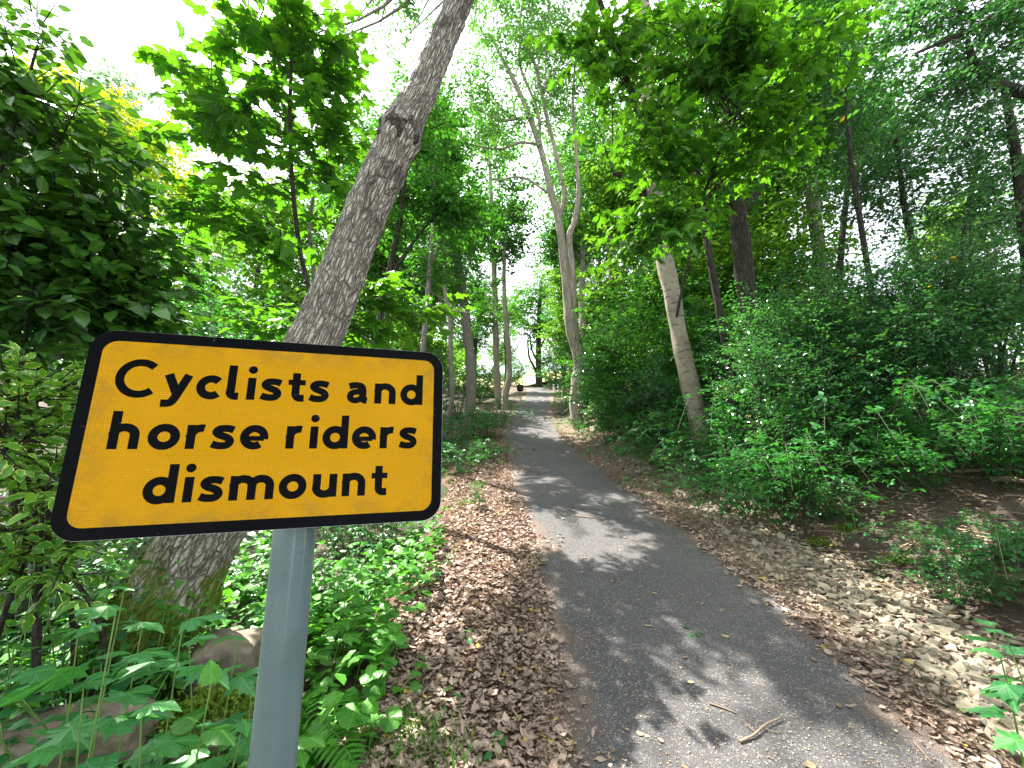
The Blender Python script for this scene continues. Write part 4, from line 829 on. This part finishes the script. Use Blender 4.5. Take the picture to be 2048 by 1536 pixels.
BR = [(1420, 970, 0, 1.0, 'bramble at the foot of the bank below the scarred trunk'), (1500, 1000, 1, 1.0, 'bramble spilling down to the stones, with white flowers'), (1590, 1030, 2, .95, 'bramble with white flower clusters at the edge of the stones'), (1660, 1020, 0, .6, 'bramble at the left edge of the bare soil'),
      (1340, 920, 1, 1.0, 'bramble left of the scarred trunk, at the verge'), (1280, 890, 2, 1.0, 'bramble by the verge beyond the stones'), (1220, 868, 0, 1.0, 'bramble beside the foot of the bent pale tree'), (1600, 960, 1, 1.1, 'bramble mound in front of the thicket'), (1740, 945, 2, 1.0, 'bramble mound above the bare soil'),
      (1480, 930, 2, 1.2, 'taller bramble in front of the scarred trunk, right side'), (1850, 950, 1, 1.1, 'pale sunlit bramble on the right bank'), (1960, 930, 0, 1.2, 'pale sunlit bramble near the right edge'), (1800, 915, 2, 1.2, 'bramble behind the sunlit one'), (1700, 930, 0, 1.2, 'bramble below the thicket'), (2040, 960, 2, 1.0, 'bramble cut by the right edge'),
      (1990, 1110, 1, .6, 'low bramble on the bare soil at right'), (1905, 1185, 0, .42, 'small bramble beside the stones at right'), (2030, 1190, 2, .7, 'bramble at right above the big-leaved seedling'), (1400, 900, 0, 1.2, 'bramble hiding the foot of the scarred trunk'), (1930, 900, 2, 1.3, 'tall bramble on the upper right bank'),
      (960, 905, 1, .9, 'bramble on the left verge right of the sign'), (925, 930, 0, .8, 'low bramble touching the sign edge'), (900, 890, 2, 1.1, 'taller bramble behind the sign edge'), (975, 860, 0, 1.1, 'bramble by the pale grey trunk'), (990, 835, 1, 1.1, 'bramble farther along the left verge'), (850, 900, 1, 1.3, 'bramble hidden partly by the sign'), (940, 860, 2, 1.2, 'bramble at the foot of the slim stem'),
      (760, 1080, 0, .8, 'bramble under the right end of the sign'), (690, 1090, 2, .8, 'bramble just right of the post'), (1180, 850, 1, 1.0, 'bramble in front of the bent pale tree'), (1130, 812, 2, 1.2, 'bramble up the right edge of the path'), (1012, 815, 0, 1.2, 'bramble below the two pale trunks'), (150, 1180, 2, .9, 'bramble at lower left below the sign'), (60, 1260, 0, .9, 'bramble at the left edge below the sign'), (560, 1180, 1, .6, 'bramble between the leaning trunk and post')]
bram = []
for px, py, kd, sc, lab in BR:
    loc = gpx(px, py+18); pr = pbr[kd]; sc *= (1.12 if px < 1720 else .9) if px > 1150 and py < 1100 else 1.0
    if id(pr) not in used:
        used.add(id(pr)); pr.location = loc; pr.scale = (sc,)*3; pr['label'] = lab; pr['group'] = 'brambles along the path'; bram.append(pr)
    else: bram.append(mesh_copy(pr, loc, rb.uniform(0, 6.2), sc, lab, 'brambles along the path'))
# ground cover on bank and wood floor
rgc = np.random.default_rng(77)
n = 19200; X = np.concatenate([rgc.uniform(2.0, 9, n*2//3), rgc.uniform(-8, -.9, n//3)]); Z = 1.5*(26/1.5)**rgc.random(n)
u = X-path_x(Z); bare = (u > 1.9) & (u < 3.9) & (Z < 4.3) & (Z > 1.2)
keep = (vnoise(X*1.5, Z*1.5, 9) > .38) & ~(bare & (vnoise(X*2.5, Z*2.5, 19) < .72)) & ((u > 2.15) | ((u > 1.45) & (Z > 4.6)) | (u < -1.8))
X, Z = X[keep], Z[keep]; O = G(X, Z); O[:, 2] += .03+.22*rgc.random(len(X))**1.5
Y = rgc.normal(size=O.shape); Y[:, 2] = rgc.normal(-.1, .3, len(X))
link('ground_cover', mesh('ground_cover', [scatter(t_tri, O, frames(Y, np.array([0, 0, 1.])+rgc.normal(0, .3, O.shape)), .06*(.6+.8*rgc.random(len(X))))], M_bramble), kind='stuff')
n = 3600; X = rgc.uniform(-3.2, -.62, n); Z = rgc.uniform(1.0, 4.2, n); tx, _, _ = 0, 0, 0
keep = (X-path_x(Z) < -1.72) & (vnoise(X*2.2, Z*2.2, 41) > .3); X, Z = X[keep], Z[keep]; O = G(X, Z); O[:, 2] += .03+.3*rgc.random(len(X))**1.4
Y = rgc.normal(size=O.shape); Y[:, 2] = rgc.normal(-.15, .3, len(X)); hf = len(O)//2; N_ = np.array([0, 0, 1.])+rgc.normal(0, .3, O.shape); S_ = .085*(.5+.9*rgc.random(len(X)))
link('undergrowth', mesh('undergrowth', [scatter(t_oval2, O[:hf], frames(Y[:hf], N_[:hf]), S_[:hf]), scatter(t_nettle, O[hf:], frames(Y[hf:], N_[hf:]), S_[hf:])], M_herb), kind='stuff')
# far woodland behind everything
n = 26000; a = rgc.random(n); X = np.where(a < .5, rgc.uniform(-42, -4, n), rgc.uniform(6, 40, n)); Z = rgc.uniform(26, 52, n)
hgt = 3.5+5.5*vnoise(X*.22, Z*.2, 31); O = G(X, Z); O[:, 2] += hgt*rgc.random(n)**.7
n2 = 5000; X2 = rgc.uniform(-30, 40, n2); Z2 = rgc.uniform(88, 96, n2); Q = G(X2, Z2); Q[:, 2] += 9*vnoise(X2*.25, Z2, 8)*rgc.random(n2); O = np.vstack([O, Q])
Y = rgc.normal(size=O.shape); Y[:, 2] -= .3
link('far_wood', mesh('far_wood', [scatter(t_dia, O, frames(Y, np.array([0, 0, 1.])+rgc.normal(0, .6, O.shape)), .5*(.6+.8*rgc.random(len(O))))], M_far), kind='stuff')

# ------------------------------------------------------------------ herbs in the foreground
def herb(name, label, cat_, base_w, stem_pts, leaves, t, leaf_m, group=None, stem_r=.004):
    """stem_pts: list of world polylines; leaves: (O, Ydir, size)"""
    b = np.asarray(base_w); root = thing(name, b, label, cat_, group)
    for sp_ in stem_pts:
        p, r = catmull(sp_, np.linspace(stem_r, stem_r*.5, len(sp_)), 6); link('stem', mesh('stem', [tube(p, r, 6)], M_stem, True, b), root)
    ms = [herb_mesh(q, leaf_m) for q in ((t_maple, t_maple2, t_maple3, t_maple4) if t in (t_maple, t_maple2) else (t,))]
    for O_, Y_, N_, s_ in leaves:
        R = frames(np.array([Y_]), np.array([N_]))[0]; o = link('leaf', ms[rh.integers(len(ms))], root); m = np.eye(4); m[:3, :3] = R*s_; m[:3, 3] = O_-b; o.matrix_basis = Matrix(m.tolist())
    return root
_hm = {}
def herb_mesh(t, m):
    if (id(t), m.name) not in _hm: _hm[id(t), m.name] = tmesh('leaf', t, m)
    return _hm[id(t), m.name]
k = NT('green_stem'); M_stem = k.done(k.princ((.12, .22, .05), .5, .3))
rh = np.random.default_rng(91)
def upright(name, label, cat_, px, py, Z, h, npair, size, t, leaf_m, group=None, lean=(0, 0), droop=.35, nst=1, start=.25, rot=0, spread=.12):
    b = at(px, py, Z) if Z else gpx(px, py)
    X, Zc = b[0], b[1]*CP+(b[2]-EYE)*SP; g = G(X, Zc)
    sts, lv = [], []
    for q in range(nst):
        top_ = g+np.array([lean[0]+rh.normal(0, spread)*(nst > 1), lean[1]+rh.normal(0, spread)*(nst > 1), h*rh.uniform(.85, 1.05)]); md = (g+top_)/2+rh.normal(0, .03, 3); sts.append([g-[0, 0, .05], md, top_])
        for i in range(npair):
            f = start+(1-start)*(i+.5)/npair; c = (1-f)**2*g+2*f*(1-f)*md+f*f*top_; a = rot+i*1.57+rh.normal(0, .25)
            for s_ in (0, math.pi):
                y = np.array([math.cos(a+s_), math.sin(a+s_), -droop*rh.uniform(.3, 1.3)+.25*f]); lv.append((c+norm(y)*size*.25, y, np.array([0, 0, 1.])+rh.normal(0, .25, 3), size*rh.uniform(.75, 1.15)*(1-.35*f)))
        y = np.array([rh.normal(), rh.normal(), .3]); lv.append((top_, y, np.array([0, 0, 1.])+.2*y, size*.5))
    return herb(name, label, cat_, g, sts, lv, t, leaf_m, group)
# big soft seedlings bottom left
for q, (px, py, Z, h, n_, sz, t, lm_, lab) in enumerate([
  (250, 1500, 1.05, .92, 3, .20, t_maple, M_teal, 'sycamore seedling with broad teal leaves in the bottom left corner'),
  (60, 1500, .95, 1.0, 3, .20, t_maple, M_teal, 'sycamore seedling at the left edge with yellow-lit leaves'),
  (150, 1560, .88, .84, 3, .18, t_maple2, M_teal, 'sycamore seedling cut by the bottom edge at left'),
  (400, 1530, 1.15, .78, 3, .16, t_maple, M_teal, 'sycamore seedling left of the post at the bottom'),
  (330, 1560, .98, .78, 3, .15, t_nettle, M_herb, 'toothed seedling between the seedlings left of the post'),
  (450, 1500, 1.2, .68, 3, .13, t_maple2, M_teal, 'small lobed seedling touching the post'),
  (30, 1380, 1.2, .95, 3, .16, t_nettle, M_teal, 'leafy shoot at the left edge above the rock'),
  (200, 1350, 1.4, .8, 3, .15, t_maple, M_teal, 'seedling in front of the mossy foot of the leaning trunk'),
  (300, 1450, 1.3, .86, 3, .17, t_maple2, M_teal, 'sycamore seedling in front of the stone slab'),
  (110, 1450, 1.15, 1.02, 3, .18, t_maple, M_teal, 'tall lobed seedling over the left end of the stone slab'),
  (420, 1560, 1.0, .72, 3, .15, t_maple2, M_teal, 'lobed seedling low beside the foot of the post'),
  (0, 1560, .9, .95, 3, .18, t_maple2, M_teal, 'lobed seedling in the extreme bottom left corner'),
  (2050, 1350, 1.6, .60, 3, .14, t_maple, M_teal, 'big-leaved seedling in the lower right corner'),
  (2085, 1420, 1.5, .58, 3, .15, t_maple2, M_teal, 'second big-leaved seedling cut by the right edge'),
  (1480, 850, 5.0, 1.0, 4, .15, t_maple, M_teal, 'sycamore seedling by the foot of the scarred trunk')]):
    upright('sycamore_seedling', lab, 'seedling', px, py, Z, h, n_, sz, t, lm_, 'seedlings with broad leaves', rot=q*.7)
for q, (px, py, Z, h, n_, sz) in enumerate([(60, 1230, 1.9, .75, 6, .085), (150, 1210, 2.0, .8, 6, .085), (230, 1200, 2.1, .7, 6, .08), (20, 1160, 1.9, .9, 6, .09), (120, 1290, 1.7, .6, 6, .085), (200, 1290, 1.75, .55, 5, .085), (280, 1150, 2.0, .85, 6, .075), (90, 1350, 1.5, .5, 5, .08), (0, 1280, 1.6, .7, 6, .09), (330, 1110, 2.1, .7, 6, .075)]):
    upright('snowberry', ['shrubby stem with oval leaves, third row left of the leaning trunk', 'tall oval-leaved stem below the left half of the sign', 'oval-leaved stem leaning on the mossy trunk', 'oval-leaved stem at the left edge under the sign corner', 'oval-leaved stem above the seedlings at left', 'short oval-leaved stem by the mossy trunk foot', 'oval-leaved stem close under the sign, left of trunk', 'shortest oval-leaved stem, above the rock slab', 'oval-leaved stem half cut by the left edge', 'oval-leaved stem touching the trunk under the sign'][q], 'shrub stem', px, py, Z, h, n_, sz*1.25, t_oval2, M_herb if q % 3 == 0 else M_bramble, 'oval-leaved stems under the sign', nst=7, spread=.24, start=.3, rot=q)
# plants right of the post
for q, (px, py, h, n_, sz, t, lm_, lab, nst) in enumerate([
  (690, 1330, .55, 6, .085, t_nettle, M_herb, 'tall toothed-leaf herb right of the post, highest of its clump', 3), (640, 1380, .40, 5, .09, t_nettle, M_herb, 'toothed-leaf herb close against the post', 2), (740, 1350, .38, 5, .085, t_heart, M_herb, 'heart-leaved herb leaning over the brown leaves', 2),
  (700, 1400, .30, 4, .09, t_heart, M_herb, 'heart-leaved herb above the big round leaf', 2), (780, 1330, .25, 4, .07, t_nettle, M_herb, 'small bright herb at the edge of the brown leaves', 2), (660, 1240, .5, 6, .06, t_nettle, M_bramble, 'narrow herb behind the clump right of the post', 3), (720, 1210, .4, 6, .055, t_oval2, M_bramble, 'dull green herb under the right end of the sign', 3),
  (790, 1420, .14, 2, .06, t_heart, M_herb, 'low heart-leaved plant among the brown leaves', 2), (840, 1180, .22, 4, .06, t_nettle, M_bramble, 'low green plant at the litter edge below the sign', 3), (810, 1110, .3, 5, .06, t_nettle, M_bramble, 'green plant below the right end of the sign', 3), (620, 1450, .2, 3, .08, t_heart, M_herb, 'heart-leaved plant at the post, low', 2),
  (985, 1500, .06, 1, .07, t_nettle, M_bramble, 'single dark toothed leaf plant on the brown leaves near the path', 1), (900, 1420, .08, 2, .045, t_oval2, M_bramble, 'tiny green plant in the middle of the brown leaves', 1), (925, 1290, .07, 2, .04, t_oval2, M_bramble, 'tiny green plant on the brown leaves farther up', 1), (960, 1020, .3, 5, .06, t_nettle, M_bramble, 'green plant at the far end of the brown leaves', 3), (1710, 1060, .22, 4, .07, t_oval2, M_bramble, 'lone low plant on the bare soil at right', 2)]):
    upright('wild_herb', lab, 'herb', px, py, 0, h*1.15, n_, sz*1.45, t, lm_, 'wild herbs', nst=nst, rot=q*.9)
b = gpx(705, 1500)
lv = [(b+np.array([dx, dy, z]), np.array([yx, yy, -.1]), np.array([0, -.45, 1.])+rh.normal(0, .1, 3), s) for dx, dy, z, yx, yy, s in ((0, .02, .16, .1, -1, .13), (.12, .05, .10, .9, -.3, .09), (-.10, .0, .10, -.8, -.5, .10), (.03, -.08, .07, .2, -1, .085))]
herb('butterbur', 'plant with large round pleated leaves at the bottom right of the post', 'herb', b, [[b, b+[dx*.6, dy*.6, z*.8], b+[dx, dy, z]] for dx, dy, z in ((0, .02, .16), (.12, .05, .1), (-.1, 0, .1), (.03, -.08, .07))], lv, t_round, M_herb)
# fern
def fern(px, py, label, n=6, L=.32):
    b = gpx(px, py); root = thing('fern', b, label, 'fern')
    for q in range(n):
        a = q*2*math.pi/n+.4; d = np.array([math.cos(a), math.sin(a), 0]); p, r = catmull([b, b+d*L*.4+[0, 0, L*.5], b+d*L+[0, 0, L*.35]], [.003, .002, .001], 9)
        ps = [tube(p, r, 4, cap=False)]; O_, Y_, S_ = [], [], []
        for i in range(3, len(p)):
            f = i/len(p); tn = norm(p[i]-p[i-1]); sd = norm(np.cross(tn, [0, 0, 1.]))
            for s in (-1, 1): O_.append(p[i]); Y_.append(sd*s+tn*.35); S_.append(L*.34*math.sin(math.pi*min(1, 1.12-f*1.02))+.01)
        ps.append(scatter(t_narrow, np.array(O_), frames(np.array(Y_), np.array([0, 0, 1.])+np.zeros((len(O_), 3))), np.array(S_)))
        link('frond', mesh('frond', ps, M_herb, False, b), root)
fern(625, 1520, 'small fern at the foot of the post'); fern(600, 1270, 'fern half hidden behind the post', 5, .25)
# grass tuft by the litter
n = 480; cpx = [(870, 1500), (820, 1530), (905, 1530), (840, 1450), (780, 1500), (930, 1010), (960, 975)]
Os = []
for q in range(n):
    c = gpx(*cpx[q % 7]) if q < 7 else Os[q % 7]; Os.append(c if q < 7 else c+np.array([rh.normal(0, .06), rh.normal(0, .06), -.01]))
Os = np.array(Os); Y = rh.normal(0, .45, (n, 3)); Y[:, 2] = 1
link('grass', mesh('grass', [scatter(t_blade, Os, frames(Y, rh.normal(size=(n, 3))), .05+.10*rh.random(n))], M_grass), kind='stuff')

# ------------------------------------------------------------------ rocks, roots, sticks
k = NT('gritstone'); P = k.pos()
rc_ = k.mix(k.rng(k.noise(P, 6, 6, .65), .3, .7), (.09, .075, .058), (.28, .235, .175)); rc_ = k.mix(k.math('MULTIPLY', k.rng(k.noise(P, 3.5, 5), .55, .65), .6), rc_, (.08, .085, .03))
M_rock = k.done(k.princ(rc_, .9, .2, k.bump(k.noise(P, 22, 6), .7, .02)))
def rock(name, label, c, dims, seed, rz=0, tilt=0, cat_='rock'):
    import bmesh
    bm = bmesh.new(); bmesh.ops.create_cube(bm, size=1); bmesh.ops.subdivide_edges(bm, edges=bm.edges[:], cuts=9, use_grid_fill=True)
    Rm = Matrix.Rotation(rz, 3, 'Z') @ Matrix.Rotation(tilt, 3, 'X')
    for v in bm.verts:
        c0 = v.co.copy(); rr = c0.normalized()*.62; q = c0.lerp(rr, .45)
        nn = mnoise.noise(q*2.2+Vector((seed, 0, 0)))*.16+mnoise.noise(q*6+Vector((seed, 3, 0)))*.05
        q = q*(1+nn); v.co = Rm @ Vector((q.x*dims[0], q.y*dims[1], q.z*dims[2]))
    me = bpy.data.meshes.new(name); bm.to_mesh(me); bm.free(); me.materials.append(M_rock)
    for p_ in me.polygons: p_.use_smooth = True
    return link(name, me, None, c, label=label, category=cat_)
rock('rock', 'pale boulder dappled with leaf shadows between the trunk foot and the post', at(455, 1330, 2.2), (.32, .25, .30), 2, .3, .2)
rock('rock', 'long weathered stone slab in the bottom left behind the seedlings', at(140, 1480, 1.65), (.50, .2, .18), 5, .35, .35)
rock('rock', 'dark flat stone under the pale boulder', at(500, 1420, 2.0), (.3, .25, .1), 8, .8, .1)
rock('rock', 'small grey stone lying on the bare soil at right', gpx(1765, 1068), (.13, .1, .06), 9, .5, 0)
mc = at(425, 1425, 1.85); mo = thing('moss_cushion', mc, 'bright yellow-green moss cushion at the foot of the leaning trunk', 'moss')
O = mc+rgA.normal(0, 1, (2600, 3))*np.array([.075, .06, .035]); link('tufts', mesh('tufts', [moss_tufts(O, norm(O-mc+[0, 0, .05]), .02, rgA, 2)], M_moss, False, mc), mo, kind='stuff')
rock('rock', 'mossy stone carrying the moss cushion', mc-np.array([0, 0, .07]), (.24, .2, .16), 12, .2, 0)
for q, (px, py) in enumerate([(1640, 1085), (1800, 1120), (1690, 1060)]):
    c = gpx(px, py, .0); mo = thing('moss_cushion', c, ['moss cushion on the soil at the edge of the brambles', 'yellow-green moss cushion beside the stones at right', 'moss cushion nearest the brambles on the bare soil'][q], 'moss')
    O = c+rgA.normal(0, 1, (220, 3))*np.array([.06, .05, .02]); link('tufts', mesh('tufts', [moss_tufts(O, norm(O-c+[0, 0, .05]), .02, rgA, 2)], M_moss, False, c), mo, kind='stuff')
k = NT('dead_wood'); P = k.pos(); M_stick = k.done(k.princ(k.mix(k.noise(P, 30, 4), (.10, .07, .05), (.36, .27, .18)), .85, .2))
def stick(pts, r, label, twigs=()):
    W = [gpx(px, py, r+dz+.02) for px, py, dz in pts]; b = W[0]
    p, rr = catmull(W, np.linspace(r, r*.6, len(W)), 7); root = thing('stick', b, label, 'stick')
    link('stem', mesh('stem', [tube(p, rr, 8, knots(3, .12, 40))], M_stick, True, b), root)
    for tw in twigs:
        W = [gpx(px, py, r*.5+dz+.02) for px, py, dz in tw]; p, rr = catmull(W, np.linspace(r*.45, r*.25, len(W)), 5); link('twig', mesh('twig', [tube(p, rr, 6)], M_stick, True, b), root)
n = 5200; X = rgc.uniform(2.7, 6.2, n); Z = rgc.uniform(1.5, 5.0, n); kk = (vnoise(X*3, Z*3, 51) > .45) & (X-path_x(Z) > 1.85); X, Z = X[kk], Z[kk]; O = G(X, Z, .008); Y = rgc.normal(size=O.shape); Y[:, 2] *= .2
link('soil_leaves', mesh('soil_leaves', [scatter(t_litter[q], O[q::3], frames(Y[q::3], np.array([0, 0, 1.])+rgc.normal(0, .3, O[q::3].shape)), .03*(.5+rgc.random(len(O[q::3])))) for q in range(3)], M_brownleaf), kind='stuff')
stick([(1480, 1500, 0), (1510, 1485, .004), (1535, 1468, .008), (1565, 1450, .004)], .0056, 'pale broken stick with side twigs lying on the tarmac near the bottom', [[(1530, 1470, .005), (1545, 1478, .004), (1562, 1480, 0)], [(1515, 1483, .004), (1498, 1466, .002), (1485, 1450, 0)]])
stick([(1148, 1037, 0), (1180, 1040, 0), (1208, 1044, 0)], .007, 'straight thin stick lying across the path in the middle distance')
stick([(895, 1245, 0), (925, 1230, .01), (950, 1215, 0)], .005, 'twig lying on the brown leaves')
stick([(1500, 1160, 0), (1540, 1185, .01), (1590, 1205, 0)], .009, 'dark stick along the right edge of the tarmac')
stick([(1780, 1118, .0), (1800, 1108, .01), (1825, 1092, 0)], .012, 'pale stick on the bare soil above the stones')
stick([(1985, 970, .0), (2030, 975, .02), (2080, 985, 0)], .03, 'thick dark fallen branch at the right edge')
stick([(1910, 952, 0), (1980, 953, .02), (2060, 950, 0)], .02, 'long fallen branch at the top of the bare soil')
stick([(1420, 1420, 0), (1450, 1428, 0), (1475, 1440, 0)], .004, 'thin dark twig on the tarmac above the pale stick')
stick([(1830, 1500, 0), (1850, 1520, 0), (1865, 1540, 0)], .004, 'thin twig on the tarmac at the bottom right')
stick([(1770, 1170, 0), (1800, 1190, .01), (1850, 1200, 0)], .006, 'crooked twig between stones and soil at right')
n = 900; X = rgc.uniform(2.6, 6, n); Z = rgc.uniform(1.6, 5, n); O = G(X, Z, .01); Y = rgc.normal(size=(n, 3)); Y[:, 2] *= .1
link('twig_debris', mesh('twig_debris', [scatter(t_twig, O, frames(Y, np.array([0, 0, 1.])+0*Y), np.column_stack([.004+.004*rgc.random(n), .08+.3*rgc.random(n)**2, .004+.004*rgc.random(n)]))], M_stick), kind='stuff')
# leafy sprig dropped on the path
b = gpx(1385, 1270); lv = [(b+np.array([math.cos(a)*.02, math.sin(a)*.02, .012+.01*(q % 3)]), np.array([math.cos(a), math.sin(a), .12]), np.array([0, 0, 1.])+rh.normal(0, .25, 3), .05) for q, a in enumerate(np.linspace(-2.2, 3, 7))]
herb('fallen_sprig', 'dark green leaf sprig dropped on the tarmac', 'sprig', b, [[b-[.05, 0, -.012], b+[0, 0, .014], b+[.03, .0, .012]]], lv, t_oval2, M_dark, None, .002)
# white marker posts and dark stump at the end of the path
k = NT('white_paint'); M_white = k.done(k.princ((.8, .8, .78), .5, .4)); k = NT('black_paint'); M_blk = k.done(k.princ((.02, .02, .02), .5, .4))
for q, px in enumerate((1108, 1117)):
    Z = 30; g = G((px-1024)/F*Z, Z); zt = at(px, 768, Z)[2]; h = zt-g[2]; mpst = thing('marker_post', g, ['left one of two small white marker posts at the far end of the path', 'right one of two small white marker posts at the far end of the path'][q], 'post', 'white marker posts')
    for nm, a, b2, m in (('shaft', -.2, h*.72, M_white), ('band', h*.72, h*.86, M_blk), ('cap', h*.86, h, M_white)):
        link(nm, mesh(nm, [tube([(0, 0, a), (0, 0, b2)], .075, 10)], m), mpst)
rock('stump', 'dark rounded stump beside the path at its far end, on the left', at(1040, 776, 27), (.42, .4, .45), 21, 0, 0, 'stump').data.materials[0] = M_barkD
# white bramble flowers
k = NT('petal'); M_petal = k.done(k.princ((.8, .78, .8), .6, .3))
def flower_mesh():
    t = oval(.8, .05, .1); O = np.zeros((5, 3)); a = np.arange(5)*2*np.pi/5; Y = np.stack([np.cos(a), np.sin(a), .25+0*a], -1)
    return mesh('flower', [scatter(t, O, frames(Y, np.array([0, 0, 1.])+0*Y), np.full(5, 1.))], M_petal)
fm = flower_mesh()
for br in bram:
    px, py, Zf = to_px(np.array(br.location))
    if 1380 < px < 1700 and py > 930 or (px < 400 and py > 1100):
        n = 14 if px > 1000 else 8
        for q in range(n):
            o = link('flower', fm, br); s = .013/br.scale[0]; a = rb.uniform(0, 6.28); rr = rb.uniform(.1, .75)
            d = rb.choice([0, 1, 2]); o.location = (rr*math.cos(a-d*.1), rr*math.sin(a), .5+rb.uniform(-.06, .12)-.3*rr); o.scale = (s, s, s); o.rotation_euler = (rb.uniform(-.7, .7), rb.uniform(-.7, .7), a)
